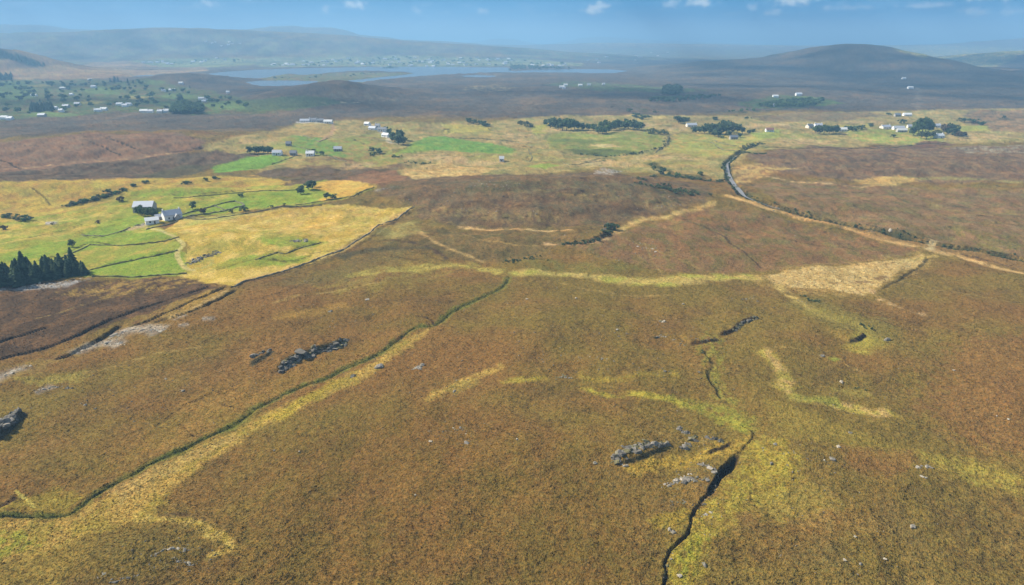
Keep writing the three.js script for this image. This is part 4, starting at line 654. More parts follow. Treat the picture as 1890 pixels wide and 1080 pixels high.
// houses
const WALLM = { white: std([.72, .72, .70]), cream: std([.66, .60, .50]), grey: std([.36, .34, .32]), stone: std([.30, .27, .23]) };
const ROOFM = { slate: std([.13, .14, .16], { roughness: .6 }), pale: std([.34, .36, .40], { roughness: .6 }), tin: std([.44, .46, .50], { roughness: .45 }), red: std([.22, .10, .07]), white: std([.62, .62, .60]) };
const GLASS = new THREE.MeshStandardMaterial({ color: new THREE.Color().setRGB(.03, .035, .04), roughness: .15 }), DOORM = std([.10, .06, .04]);
function gableWalls(L, W, h, rise) { const s = new THREE.Shape([[-W / 2, -.8], [W / 2, -.8], [W / 2, h], [0, h + rise - .12], [-W / 2, h]].map((p) => new THREE.Vector2(...p))); const g = new THREE.ExtrudeGeometry(s, { depth: L, bevelEnabled: false }); g.translate(0, 0, -L / 2); g.rotateY(Math.PI / 2); return g; }
function gableRoof(L, W, h, rise) { const e = .35, t = .22, hw = W / 2 + e, dy = e * rise / (W / 2), s = new THREE.Shape([[-hw, h - dy], [0, h + rise], [hw, h - dy], [hw, h - dy + t], [0, h + rise + t * 1.2], [-hw, h - dy + t]].map((p) => new THREE.Vector2(...p))); const g = new THREE.ExtrudeGeometry(s, { depth: L + .5, bevelEnabled: false }); g.translate(0, 0, -L / 2 - .25); g.rotateY(Math.PI / 2); return g; }
function buildHouse(g, { L = 12, W = 7, h = 2.9, rise = 2.4, wall = 'white', roof = 'slate', chim = 2, near = false, win = 3 }) {
  part('wall', gableWalls(L, W, h, rise), WALLM[wall], g); const r = part('roof', gableRoof(L, W, h, rise), ROOFM[roof], g);
  for (let i = 0; i < chim; i++) { const c = new THREE.BoxGeometry(.75, 1.5, .75); c.translate((i ? 1 : -1) * (L / 2 - .55), h + rise + .5, 0); part('chimney', c, WALLM[wall], r); }
  if (near) for (const sd of [1, -1]) {
    const step = L / (win + 1);
    for (let i = 0; i < win; i++) { const x = -L / 2 + step * (i + 1) , mid = win > 1 && i === Math.floor(win / 2); const b = new THREE.BoxGeometry(1.05, mid ? 2 : 1.2, .12); b.translate(x, mid ? 1 : 1.6, sd * (W / 2 + .02)); part(mid ? 'door' : 'window', b, mid ? DOORM : GLASS, g); }
  }
  return g;
}
function house(px, py, o, label, group, name = 'house') { const g = thing(name, label, o.cat ?? 'house', group); buildHouse(g, o); place(g, px, py, { turn: o.turn ?? 0 }); return g; }
// dry stone walls and overgrown banks between the fields
const WALL_MAT = new THREE.MeshStandardMaterial({ vertexColors: true, roughness: 1 });
function fieldWall(pts, h, w, tone, label, o = {}) {
  const R = rng(Math.round(pts[0][0] * 7 + pts[0][1])), q0 = pts.map(([x, y]) => gnd(x, y)), L0 = alongOf(q0), T = L0[L0.length - 1], n = Math.max(2, Math.round(T / 1.6)), t = [], c = [], rows = [];
  const cx = q0[0][0], cz = q0[0][1], cy = heightAt(cx, cz);
  for (let i = 0; i <= n; i++) {
    const at = i / n * T; let k = 1; while (k < q0.length - 1 && L0[k] < at) k++; const f = clamp((at - L0[k - 1]) / (L0[k] - L0[k - 1] || 1)), a = q0[k - 1], b = q0[k], l = Math.hypot(b[0] - a[0], b[1] - a[1]) || 1, tx = (b[0] - a[0]) / l, tz = (b[1] - a[1]) / l;
    const x = lerp(a[0], b[0], f) + (R() - .5) * .4, z = lerp(a[1], b[1], f) + (R() - .5) * .4, y = heightAt(x, z), hh = h * (.3 + .5 * R()), ww = w * (.5 + .45 * R());
    rows.push([[-1, -.4], [-.55, hh * .85], [.5, hh], [1, -.4]].map(([u, v]) => [x - tz * u * ww / 2 - cx, y + v - cy, z + tx * u * ww / 2 - cz]));
  }
  for (let i = 1; i < rows.length; i++) for (let j = 0; j < 3; j++) { const a = rows[i - 1][j], b = rows[i][j], d = rows[i][j + 1], e = rows[i - 1][j + 1], s = .65 + .7 * R(), k = tone.map((v) => v * s); t.push(...a, ...e, ...b, ...b, ...e, ...d); for (let m = 0; m < 6; m++) c.push(...k); }
  const m = new THREE.Mesh(soup(t, c), WALL_MAT); m.name = numbered(o.name ?? 'stone_wall'); m.position.set(cx, cy, cz); m.material.side = THREE.DoubleSide; tag(m, label, o.cat ?? 'wall', o.group); scene.add(m); return m;
}
// a mass of the same small thing that nobody could count
function mass(name, geo, mat, spots, label, category, tint) {
  const m = new THREE.InstancedMesh(geo, mat, spots.length), M = new THREE.Matrix4(), Q = new THREE.Quaternion(), E = new THREE.Euler(), P = new THREE.Vector3(), S = new THREE.Vector3(), C = new THREE.Color();
  spots.forEach((s, i) => { E.set(s.rx || 0, s.a, s.rz || 0); M.compose(P.set(s.x, s.y, s.z), Q.setFromEuler(E), S.set(s.sx, s.sy, s.sz ?? s.sx)); m.setMatrixAt(i, M); if (s.c) m.setColorAt(i, C.setRGB(...s.c)); });
  m.name = numbered(name); tag(m, label, category, null, 'stuff'); scene.add(m); return m;
}
function fill(poly, step, R) { const q = poly.map(([x, y]) => gnd(x, y)), B = bbox(q, 0), out = []; for (let x = B[0]; x < B[1]; x += step) for (let z = B[2]; z < B[3]; z += step) { const xx = x + (R() - .5) * step * .9, zz = z + (R() - .5) * step * .9; if (sdPoly(q, xx, zz) > 0) out.push([xx, zz]); } return out; }

// ------------------------------------------------------------------ the farm on the left
buildHouse(place(thing('barn', 'large grey-roofed farm building standing behind the dark shelter trees', 'barn'), 268, 388, { turn: .12 }), { L: 14, W: 9.5, h: 3.6, rise: 3.2, wall: 'grey', roof: 'tin', chim: 0, near: true, win: 3 });
{
  const g = thing('farmhouse', 'white farmhouse with slate roof and dark porch beside the walled garden', 'house');
  buildHouse(g, { L: 12, W: 7.4, h: 3.7, rise: 2.9, wall: 'white', roof: 'pale', near: true, win: 3 });
  const p = part('porch', gableWalls(3.4, 3.2, 2.4, 1.7).rotateY(Math.PI / 2).translate(2, 0, 4.8), WALLM.grey, g); part('porch_roof', gableRoof(3.2, 3.4, 2.4, 1.7).rotateY(Math.PI / 2).translate(2, 0, 4.8), ROOFM.slate, p);
  place(g, 318, 404, { turn: .72 });
}
house(281, 412, { L: 8.5, W: 6, h: 2.6, rise: 1.6, roof: 'white', chim: 0, near: true, win: 2, turn: .55, cat: 'shed' }, 'small low whitewashed outbuilding at the bend of the farm track', null, 'outbuilding');
house(297, 404, { L: 7, W: 4.5, h: 2.2, rise: 1.3, wall: 'stone', roof: 'pale', chim: 0, turn: .7, cat: 'shed' }, 'low grey stone shed between the white farmhouse and the white outbuilding', null, 'outbuilding');
outcrop([[246, 418], [262, 415], [270, 413]], 14, 1.1, 1.6, ['pale', 'grey'], 'tumbled pale stones at the corner of the farmyard', { name: 'stone_pile', cat: 'stones' });
outcrop([[345, 402], [362, 401], [380, 403]], 12, 1.2, 1.4, ['grey', 'dark'], 'grey stone ruin by the wall right of the farmhouse', { name: 'stone_pile', cat: 'stones' });
const SHELTER = [[256, 396, 17], [259, 393, 14], [262, 399, 18], [268, 400, 16], [274, 401, 17], [281, 402, 18], [284, 398, 15], [287, 401, 15]];
SHELTER.forEach(([x, y, h], i) => tree('tree', 'dark', x, y, h, 'dark evergreen in the shelter row by the barn, ' + ['first', 'second', 'third', 'fourth', 'fifth', 'sixth', 'seventh', 'eighth'][i] + ' from left', 'shelter trees at the farm', { w: .8 }));
const DKW = [.135, .128, .06], STW = [.19, .165, .11];
fieldWall([[306, 399], [335, 397], [352, 392], [372, 387], [402, 378], [434, 372]], 1.5, 1.8, DKW, 'dark overgrown wall along the top of the garden plots by the farmhouse');
fieldWall([[434, 372], [447, 376], [452, 380], [420, 388], [382, 395], [345, 400]], 1.5, 1.8, DKW, 'dark wall closing the garden plots on their near side');
fieldWall([[393, 380], [408, 385], [416, 388]], 1.4, 1.5, DKW, 'short dark wall across the middle of the garden plots');
fieldWall([[330, 403], [360, 405], [395, 404], [470, 392], [545, 380], [600, 376]], 1.1, 1.2, STW, 'long stone wall along the upper edge of the golden field');
fieldWall([[345, 402], [318, 410], [296, 418], [270, 424]], 1.2, 1.2, DKW, 'dark wall below the farmhouse yard');
fieldWall([[240, 420], [215, 430], [190, 436], [150, 434]], 1.1, 1.2, DKW, 'dark wall running left from the farmyard corner');
fieldWall([[0, 508], [60, 496], [120, 474], [165, 452], [230, 453], [300, 446], [330, 438]], 1.1, 1.2, DKW, 'long dark wall crossing the green fields left of the track');
fieldWall([[162, 500], [220, 486], [280, 474], [328, 462]], 1, 1.1, DKW, 'dark wall at the top of the bright green strip beside the plantation');
fieldWall([[170, 512], [230, 511], [300, 508], [345, 505]], 1.1, 1.3, DKW, 'dark wall between the bright green strip and the peat');
fieldWall([[470, 480], [512, 466], [524, 469], [568, 454], [592, 448]], .9, 1.1, DKW, 'crooked dark wall crossing the golden field');
fieldWall([[428, 531], [480, 512], [560, 489], [640, 457], [700, 417], [765, 381]], 1.1, 1.1, STW, 'long stone boundary wall between the golden field and the moor');
fieldWall([[320, 366], [370, 362], [430, 357], [500, 352], [560, 350]], 1, 1.1, DKW, 'dark wall along the back of the green fields under the ridge');
fieldWall([[545, 378], [600, 371], [650, 362], [690, 346]], 1, 1.1, DKW, 'dark wall at the right end of the green farm fields');
// field bushes and trees near the farm
for (const [x, y, h, tone, l] of [[133, 456, 13, 'dark', 'round dark bush at a wall corner in the left green fields'], [220, 372, 9, 'brown', 'small brown bush alone on the slope left of the barn'], [197, 358, 9, 'dark', 'dark bush at the upper end of the scrub bank on the ridge'], [355, 386, 13, 'dark', 'dark round tree beside the garden wall by the farmhouse'], [375, 395, 12, 'brown', 'bare brownish tree inside the garden plots'], [449, 389, 9, 'dark', 'small dark bush at the far corner of the garden plots'], [428, 394, 7, 'olive', 'small olive bush below the garden wall'], [444, 363, 6, 'dark', 'tiny dark bush in the green field behind the garden'], [6, 424, 9, 'brown', 'brown bush at the left edge among the pale fields'], [555, 358, 15, 'dark', 'leftmost dark bush of the row by the small yellow field'], [569, 350, 15, 'dark', 'middle dark bush of the row by the small yellow field'], [581, 345, 12, 'dark', 'rightmost dark bush of the row by the small yellow field'], [603, 368, 12, 'dark', 'dark bush at the left of the brown spur tip'], [614, 367, 8, 'dark', 'low dark bush touching the brown spur tip'], [500, 383, 5, 'dark', 'small bush on the wall above the golden field'], [525, 380, 4, 'dark', 'tiny bush on the wall top right of the golden field'], [380, 334, 6, 'dark', 'dark bush on the crest of the golden ridge'], [96, 414, 4, 'olive', 'low olive bush beside the grey rock in the left fields'], [180, 412, 6, 'brown', 'low brown bush below the scrub bank in the left fields']]) tree(h > 11 ? 'tree' : 'bush', tone, x, y, h, l, null, { w: 1.25 });
{
  const R = rng(61), spots = []; for (const [pl, n, w] of [[[[118, 382], [150, 374], [180, 368], [205, 360], [228, 352]], 90, 4], [[[0, 402], [30, 404], [50, 408]], 24, 4], [[[345, 340], [400, 330]], 20, 4], [[[245, 344], [270, 338]], 16, 3]]) { const q = pl.map(([x, y]) => gnd(x, y)), c = smoothLine(q, 20); for (let i = 0; i < n; i++) { const p = c[Math.floor(R() * c.length)], x = p[0] + (R() + R() - 1) * w, z = p[1] + (R() + R() - 1) * w * 1.5, s = 1 + R() * 2.4; spots.push({ x, y: heightAt(x, z) - .1, z, a: R() * 6, sx: s, sy: s * .9, c: [1 + R() * .8, 1 + R() * .7, 1 + R() * .8] }); } }
  mass('scrub', LOW.dark[1], LEAF, spots, 'dark low scrub along the bank on the golden ridge', 'scrub');
}
// the conifer plantation
{ const R = rng(15); for (const [x, z] of fill([[-70, 534], [0, 530], [60, 524], [112, 515], [160, 507], [152, 497], [112, 495], [60, 505], [0, 513], [-70, 524]], 3.3, R)) tree('conifer', 'x', 0, 0, 0, 'dark conifer in the dense plantation at the left edge', 'conifers of the left plantation', { at: [x, z], h: 7.5 + R() * R() * 7.5, w: 1.35 + .3 * R() }); }
// ruin and stones by the track, grey crag in the golden field
outcrop([[352, 486], [366, 478], [385, 472], [402, 466]], 90, 1.35, 3.8, ['grey', 'grey', 'dark', 'moss'], 'heap of grey boulders beside the lower bend of the farm track');
outcrop([[340, 492], [350, 488], [362, 480]], 10, 1.2, 2, ['pale', 'grey'], 'paler stones at the near end of the boulder heap by the track', { name: 'stone_pile', cat: 'stones' });
outcrop([[540, 446], [553, 444], [568, 443]], 22, 1.7, 2.6, ['grey', 'grey', 'dark'], 'dark grey crag rising from the golden field');
// turf-bank rocks at the left
outcrop([[20, 533], [60, 527], [100, 522], [150, 516]], 26, 1.5, 2.2, ['pale', 'grey'], 'flat sheet of grey rock below the conifer plantation', { flat: .3 });
outcrop([[200, 624], [225, 614], [262, 606], [300, 611]], 30, 1.3, 2, ['pale', 'pale', 'grey'], 'upper streak of pale bare rock on the turf bank', { flat: .35 });
outcrop([[142, 652], [165, 640], [195, 631], [225, 637]], 26, 1.2, 1.8, ['pale', 'pale', 'grey'], 'lower streak of pale bare rock on the turf bank', { flat: .35 });
outcrop([[-10, 704], [30, 684], [62, 674]], 16, 1.1, 1.4, ['pale', 'grey'], 'pale rocks along the bank at the left edge', { flat: .4 });
outcrop([[60, 720], [90, 716], [118, 714], [140, 718]], 14, 1.1, 1.2, ['dark', 'grey', 'pale'], 'low dark and pale rocks in the moor at the far left', { flat: .5 });
outcrop([[-12, 808], [6, 796], [22, 780], [32, 766]], 44, 1.7, 1.5, ['dark', 'dark', 'grey'], 'black craggy outcrop cut off by the left edge', { flat: .6 });
outcrop([[520, 682], [545, 666], [575, 654], [605, 646], [630, 636], [638, 628]], 95, 1.7, 2.0, ['dark', 'moss', 'dark', 'grey'], 'long curved dark crag above the ditch left of centre', { flat: .5 });
outcrop([[466, 668], [482, 664], [498, 659]], 14, 1.3, 1.5, ['grey', 'moss', 'dark'], 'small grey crag left of the long curved crag');
outcrop([[515, 686], [530, 678], [540, 672]], 12, 1.2, 1.4, ['dark', 'grey'], 'dark broken rocks at the lower end of the curved crag');
outcrop([[1130, 852], [1150, 842], [1168, 828], [1190, 822], [1215, 824], [1232, 822]], 74, 1.25, 1.9, ['dark', 'moss', 'grey', 'dark'], 'large dark craggy outcrop in the lower right middle', { flat: .6 });
outcrop([[1144, 856], [1152, 860]], 5, .6, .5, ['grey', 'pale'], 'small grey rocks below the dark craggy outcrop');
outcrop([[1250, 790], [1262, 796], [1272, 802]], 14, 1.3, 1.0, ['grey', 'grey', 'dark'], 'blue-grey rocks on the slope above the creek', { flat: .8 });
outcrop([[1250, 824], [1262, 826], [1272, 818], [1284, 806]], 16, 1.05, 1.1, ['moss', 'dark', 'grey'], 'mossy dark rocks between the two crags above the creek', { flat: .7 });
outcrop([[1310, 812], [1324, 814], [1338, 820]], 16, 1.1, .9, ['dark', 'dark', 'moss'], 'black hollowed rocks at the head of the creek', { flat: .6 });
outcrop([[1228, 896], [1245, 890], [1262, 884], [1276, 880]], 22, 1.15, .8, ['pale', 'pale', 'grey'], 'slanting pale rock slabs left of the creek', { flat: .45 });
outcrop([[1264, 892], [1285, 890], [1305, 888]], 22, 1.0, 1.0, ['dark', 'moss', 'grey'], 'dark rocks under the pale slabs by the creek', { flat: .7 });
outcrop([[1290, 858], [1300, 862], [1315, 872], [1326, 880]], 20, .9, .8, ['grey', 'pale', 'dark'], 'grey stones on the lip of the creek below its deepest cut', { flat: .6 });
outcrop([[1236, 976], [1244, 984]], 12, .85, .6, ['grey', 'pale'], 'grey rocks on the left lip of the creek near the bottom', { flat: .7 });
outcrop([[1292, 955], [1304, 950], [1316, 946]], 9, .45, .5, ['pale', 'grey'], 'pale stones on the right lip of the creek', { flat: .5 });
outcrop([[1236, 922], [1250, 926], [1268, 928]], 9, .6, .8, ['grey', 'moss'], 'low brown-grey rocks left of the creek at mid height', { flat: .4 });
outcrop([[1694, 866], [1704, 862], [1722, 861]], 8, .8, .4, ['grey', 'pale'], 'upper long grey slab in the right-hand grass', { flat: .35 });
outcrop([[1696, 876], [1704, 880], [1710, 884]], 8, .6, .4, ['pale', 'pale'], 'pale slabs just below the long grey slab on the right', { flat: .35 });
outcrop([[1030, 697], [1044, 695], [1058, 700]], 14, .9, 1.2, ['grey', 'moss', 'pale'], 'grey-green rocks in the middle of the moor', { flat: .5 });
outcrop([[1210, 624], [1222, 620], [1230, 622]], 10, .9, .9, ['grey', 'moss', 'pale'], 'light grey rocks left of the black peat cut', { flat: .6 });
outcrop([[1218, 594], [1226, 596]], 5, 1, .7, ['dark', 'moss', 'pale'], 'dark mossy rock with a pale stone on the moor right of centre', { flat: .7 });
outcrop([[1355, 612], [1368, 600], [1382, 592], [1400, 586]], 46, 1.1, 1.1, ['dark', 'dark', 'moss'], 'dark broken bank of the peat cut on the right', { flat: .7 });
outcrop([[1290, 634], [1310, 630], [1326, 627]], 12, .7, .9, ['dark', 'moss'], 'dark clods at the lower end of the peat cut', { flat: .6 });
outcrop([[758, 682], [768, 680], [782, 676]], 12, 1, 1.2, ['pale', 'grey'], 'pale grey rocks on the moor right of the ditch', { flat: .4 });
outcrop([[1060, 668], [1082, 660], [1110, 662], [1130, 668]], 12, .7, 2, ['pale', 'grey'], 'scattered pink-grey stones in the brown moor at mid distance', { flat: .4 });
outcrop([[280, 1026], [305, 1016], [330, 1014], [352, 1018]], 18, .55, .7, ['pale', 'grey'], 'row of pale stones on the knoll in the lower left', { flat: .5 });
outcrop([[318, 1030], [336, 1036], [355, 1044]], 14, .5, .6, ['grey', 'dark', 'pale'], 'grey broken rocks below the row of pale stones', { flat: .6 });
outcrop([[180, 1066], [192, 1058]], 5, .5, .4, ['pale', 'grey'], 'pale rock at the bottom edge left of the knoll', { flat: .7 });
outcrop([[200, 1074], [225, 1070], [255, 1064]], 12, .5, .7, ['grey', 'dark'], 'low grey rocks along the bottom edge in the lower left', { flat: .5 });
outcrop([[1108, 428], [1120, 424], [1132, 418]], 16, 1.2, 2, ['dark', 'dark', 'moss'], 'dark scrubby rocks beside the pale dry streambed');
outcrop([[700, 350], [722, 346], [738, 344]], 18, 1.4, 2.4, ['grey', 'moss'], 'grey rocks at the tip of the brown spur behind the golden field', { flat: .5 });
outcrop([[1098, 320], [1115, 315], [1135, 317], [1152, 319]], 16, 1.6, 3, ['pale', 'grey'], 'stony grey patch on the far edge of the brown swell', { flat: .4 });
outcrop([[860, 348], [900, 342], [940, 345]], 18, .9, 5, ['grey', 'moss', 'pale'], 'scattered grey rocks on the left crest of the brown swell', { flat: .45 });
outcrop([[1000, 352], [1050, 346], [1100, 350]], 18, .9, 5, ['grey', 'moss', 'dark'], 'scattered dark rocks on the middle crest of the brown swell', { flat: .45 });
outcrop([[840, 388], [880, 384], [905, 390]], 14, .9, 4, ['grey', 'pale', 'moss'], 'grey rocks on the near left slope of the brown swell', { flat: .45 });
outcrop([[1190, 385], [1240, 378], [1270, 382]], 14, .8, 4, ['grey', 'dark', 'moss'], 'dark rocks on the right slope of the brown swell', { flat: .45 });
outcrop([[1175, 456], [1200, 458], [1215, 466]], 14, .8, 2.6, ['pale', 'grey', 'dark'], 'stony patch on the brown slope above the straw band', { flat: .45 });
outcrop([[1370, 555], [1392, 548], [1400, 560]], 12, .7, 1.6, ['grey', 'moss', 'dark'], 'low rocks above the black peat cut on the right', { flat: .5 });
outcrop([[1462, 552], [1490, 560], [1480, 566]], 10, .7, 1.2, ['grey', 'moss', 'dark'], 'dark tussocky rocks beside the straw-coloured gully', { flat: .5 });
outcrop([[810, 800], [840, 790], [870, 802]], 12, .5, 1.6, ['grey', 'pale', 'moss'], 'lichened stones in the grass just below picture centre', { flat: .4 });
outcrop([[1208, 690], [1230, 686], [1252, 690]], 10, .6, .9, ['dark', 'moss'], 'small dark bank of clods left of the green gully', { flat: .5 });
outcrop([[1500, 846], [1530, 852], [1545, 860]], 9, .4, .7, ['grey', 'pale', 'moss'], 'pinkish stones bedded in the right knoll', { flat: .45 });
outcrop([[1430, 842], [1450, 836], [1470, 840]], 9, .4, .8, ['grey', 'moss'], 'weathered stones on the knoll right of the creek head', { flat: .45 });
outcrop([[1268, 984], [1284, 946], [1318, 905], [1332, 876]], 26, .5, .7, ['dark', 'grey', 'moss'], 'wet dark stones lying in the bed of the creek', { flat: .6 });
outcrop([[1226, 1068], [1234, 1040], [1250, 1008]], 12, .4, .5, ['dark', 'grey', 'moss'], 'stones in the creek bed at the bottom edge', { flat: .6 });
outcrop([[355, 276], [366, 272], [378, 270]], 16, 1.5, 2.5, ['dark', 'moss'], 'dark clods of cut peat at the tip of the left brown swell', { name: 'peat_heap', cat: 'peat heap' });
for (const [x, y, w, tone, l, f] of [[1685, 973, 13, 'pale', 'pale squarish boulder alone in the lower right grass', .8], [795, 815, 9, 'pale', 'small pale stone lying alone in the brown grass below centre', .4], [652, 694, 16, 'pale', 'pinkish flat boulder on the bank above the pale sedge', .5], [700, 676, 22, 'grey', 'long grey flat boulder at the top of the rise right of the ditch', .4], [1547, 824, 11, 'pale', 'pale round boulder near the top of the right knoll', .7], [1424, 856, 13, 'grey', 'grey rounded boulder right of the creek head', .6], [1430, 820, 10, 'grey', 'small grey boulder on the knoll above the creek', .6], [1536, 848, 15, 'grey', 'pink-grey boulder in the middle of the right knoll', .5], [1552, 706, 10, 'pale', 'white boulder beside a dark tuft on the right moor', .8], [1518, 658, 14, 'grey', 'flat grey boulder left of the small black cut on the right', .5], [1570, 800, 9, 'grey', 'grey boulder at the foot of the winding green flush', .6], [1636, 628, 14, 'grey', 'grey-green boulder near the bend of the straw-coloured gully', .7], [1098, 856, 11, 'pale', 'pale boulder left of the dark craggy outcrop', .8], [1300, 1042, 16, 'grey', 'blue-grey boulder right of the creek near the bottom edge', .5], [1256, 1062, 12, 'pale', 'pinkish boulder between creek and bottom edge', .5], [955, 811, 7, 'pale', 'tiny white stone in the middle of the brown slope', .7], [506, 832, 6, 'pale', 'tiny white stone on the slope below the long ditch', .7], [552, 834, 5, 'pale', 'white speck of stone right of the ditch slope', .7], [766, 914, 5, 'pale', 'white stone speck in the dark foreground grass', .7], [862, 818, 14, 'grey', 'lichen-grey stone right of the small pale stone', .4], [1140, 609, 8, 'pale', 'white stone on the moor left of the mossy rock', .6], [1064, 551, 7, 'pale', 'pale stone below the long straw flush', .6], [973, 552, 7, 'pale', 'small pale stone at the left end of the upper moor', .6], [1262, 561, 7, 'pale', 'pale stone under the straw flush right of centre', .6], [306, 700, 9, 'pale', 'pale stone in the moor above the long ditch', .6], [338, 722, 12, 'pale', 'long pale stone on the brown rise at the left', .5], [158, 748, 8, 'pale', 'white stone beside a dark cluster at the left', .7], [176, 755, 9, 'grey', 'grey flat stone right of the white stone at the left', .4], [243, 741, 6, 'pale', 'small white stone between ditch and left rise', .7], [610, 575, 14, 'pale', 'pale streaked boulder on the shoulder left of centre', .4], [678, 553, 12, 'pale', 'pale flat boulder on the upper shoulder', .35], [1644, 425, 10, 'pale', 'cream boulder on the near bank of the stream', .7], [1560, 1034, 8, 'pale', 'small pale stone in the lower right corner grass', .7], [1634, 1032, 8, 'pale', 'white stone beside a dark one in the lower right', .7], [1588, 1042, 8, 'grey', 'pale grey stone left of the white stone at lower right', .5], [1578, 992, 7, 'pale', 'tiny pale stone below the right knoll', .6], [1760, 684, 6, 'pale', 'white fleck of stone in the right-hand moor', .6], [1862, 774, 8, 'pale', 'white flat stone near the right edge', .4], [95, 413, 26, 'pale', 'pale bare rock in the left green fields', .2], [1290, 688, 8, 'grey', 'dark stone beside the green gully', .7], [838, 722, 9, 'grey', 'small grey stone above the straw streak', .5], [1840, 768, 6, 'pale', 'white chip of stone just left of the flat stone near the right edge', .5]]) boulder(x, y, w, tone, l, f);
// little stones strewn over the moor
{
  const R = rng(303), spots = [];
  const zone = (px, py, rx, ry, n, s0, s1) => { for (let i = 0; i < n; i++) { const a = R() * 6.28, q = Math.sqrt(R()), [x, z] = gnd(px + Math.cos(a) * q * rx, py + Math.sin(a) * q * ry), s = (s0 + R() * R() * (s1 - s0)) * Math.max(1, mpp(z) / .2), l = .55 + .6 * R(); spots.push({ x, y: heightAt(x, z) + s * .12, z, a: R() * 6, sx: s, sy: s * .55, sz: s * .8, c: [l, l * .97, l * .9] }); } };
  for (const a of [[1100, 640, 170, 60, 90, .14, .5], [1160, 720, 200, 60, 70, .12, .4], [900, 760, 150, 70, 70, .1, .34], [850, 810, 60, 30, 40, .1, .3], [620, 760, 150, 60, 60, .1, .3], [1480, 880, 120, 80, 80, .08, .4], [1600, 1000, 180, 70, 60, .06, .28], [300, 730, 200, 60, 80, .12, .4], [120, 720, 130, 50, 60, .12, .4], [420, 700, 120, 50, 40, .12, .35], [300, 1030, 110, 40, 90, .07, .35], [760, 690, 130, 40, 60, .12, .4], [1300, 900, 80, 90, 90, .08, .4], [1380, 600, 140, 50, 60, .12, .4], [1020, 360, 280, 40, 70, .2, .5], [1120, 455, 120, 30, 60, .2, .45], [640, 560, 160, 50, 60, .15, .4], [1750, 740, 150, 80, 50, .08, .26], [700, 950, 300, 100, 60, .05, .16], [1480, 410, 200, 30, 20, .2, .4], [1600, 700, 200, 80, 30, .08, .3], [1000, 560, 200, 30, 30, .15, .4]]) zone(...a);
  mass('scattered_stones', ROCKS[2], STONE.grey, spots, 'small pale stones strewn over the brown moor', 'stones');
}
// ------------------------------------------------------------------ bog grass and heather tufts near enough to show
{
  const tuft = (seed, wide) => { const R = rng(seed), t = [], c = []; for (let i = 0; i < 9; i++) { const a = i / 9 * 6.28 + R(), r = .12 + .35 * R(), l = wide * (.4 + .5 * R()), h = .55 + .5 * R(), x = Math.cos(a) * r * .5, z = Math.sin(a) * r * .5, w = .17, s = .88 + .24 * R(); t.push(x - Math.sin(a) * w, -.1, z + Math.cos(a) * w, x + Math.sin(a) * w, -.1, z - Math.cos(a) * w, x + Math.cos(a) * l, h, z + Math.sin(a) * l); for (let k = 0; k < 3; k++) c.push(s, s, s * .95); } const g = soup(t, c), nn = g.attributes.normal; for (let i = 0; i < nn.count; i++) { const s = nn.getY(i) < 0 ? -1 : 1, v = new THREE.Vector3(nn.getX(i) * s * .35, 1, nn.getZ(i) * s * .35).normalize(); nn.setXYZ(i, v.x, v.y, v.z); } return g; };
  const mat = new THREE.MeshPhysicalMaterial({ specularIntensity: .08, vertexColors: true, roughness: 1, side: THREE.DoubleSide });
  const R = rng(88), A = [], B = [];
  for (let i = 0; i < 330000; i++) {
    const u = R(), d = 1 / lerp(1 / 112, 1 / 640, u), x = (R() * 2 - 1) * (30 + .86 * d), z = -d, k = vertAt(x, z); if (ID[k] === PATH || R() < sstep(d, 230, 620)) continue;
    const st = R(), fieldy = ID[k] === FIELD ? .5 : 1, n = noise(x / 1.6, z / 1.6); if (n < -.35 && R() < .6) continue;
    const rank = sstep(VC[k * 3], .17, .3), s = (.24 + .30 * R()) * lerp(1, 1.7, sstep(d, 150, 400)) * fieldy, l = st > .95 ? 1.4 : st < .12 ? .78 : .88 + .3 * R(), w = (R() - .5) * .16;
    (R() < .5 ? A : B).push({ x, y: heightAt(x, z) - .03, z, a: R() * 6.28, sx: s, sy: s * (.07 + .11 * R()) * fieldy * (1 + .7 * rank), c: [Math.min(1, VC[k * 3] * l * (1 + w)), Math.min(1, VC[k * 3 + 1] * l), Math.min(1, VC[k * 3 + 2] * l * (1 - w))] });
  }
  mass('moor_grass', tuft(1, .9), mat, A, 'tufted brown and straw-coloured bog grass over the near moor', 'grass');
  mass('moor_heather', tuft(2, .55), mat, B, 'low wiry heather and sedge tufts over the near moor', 'heather');
}
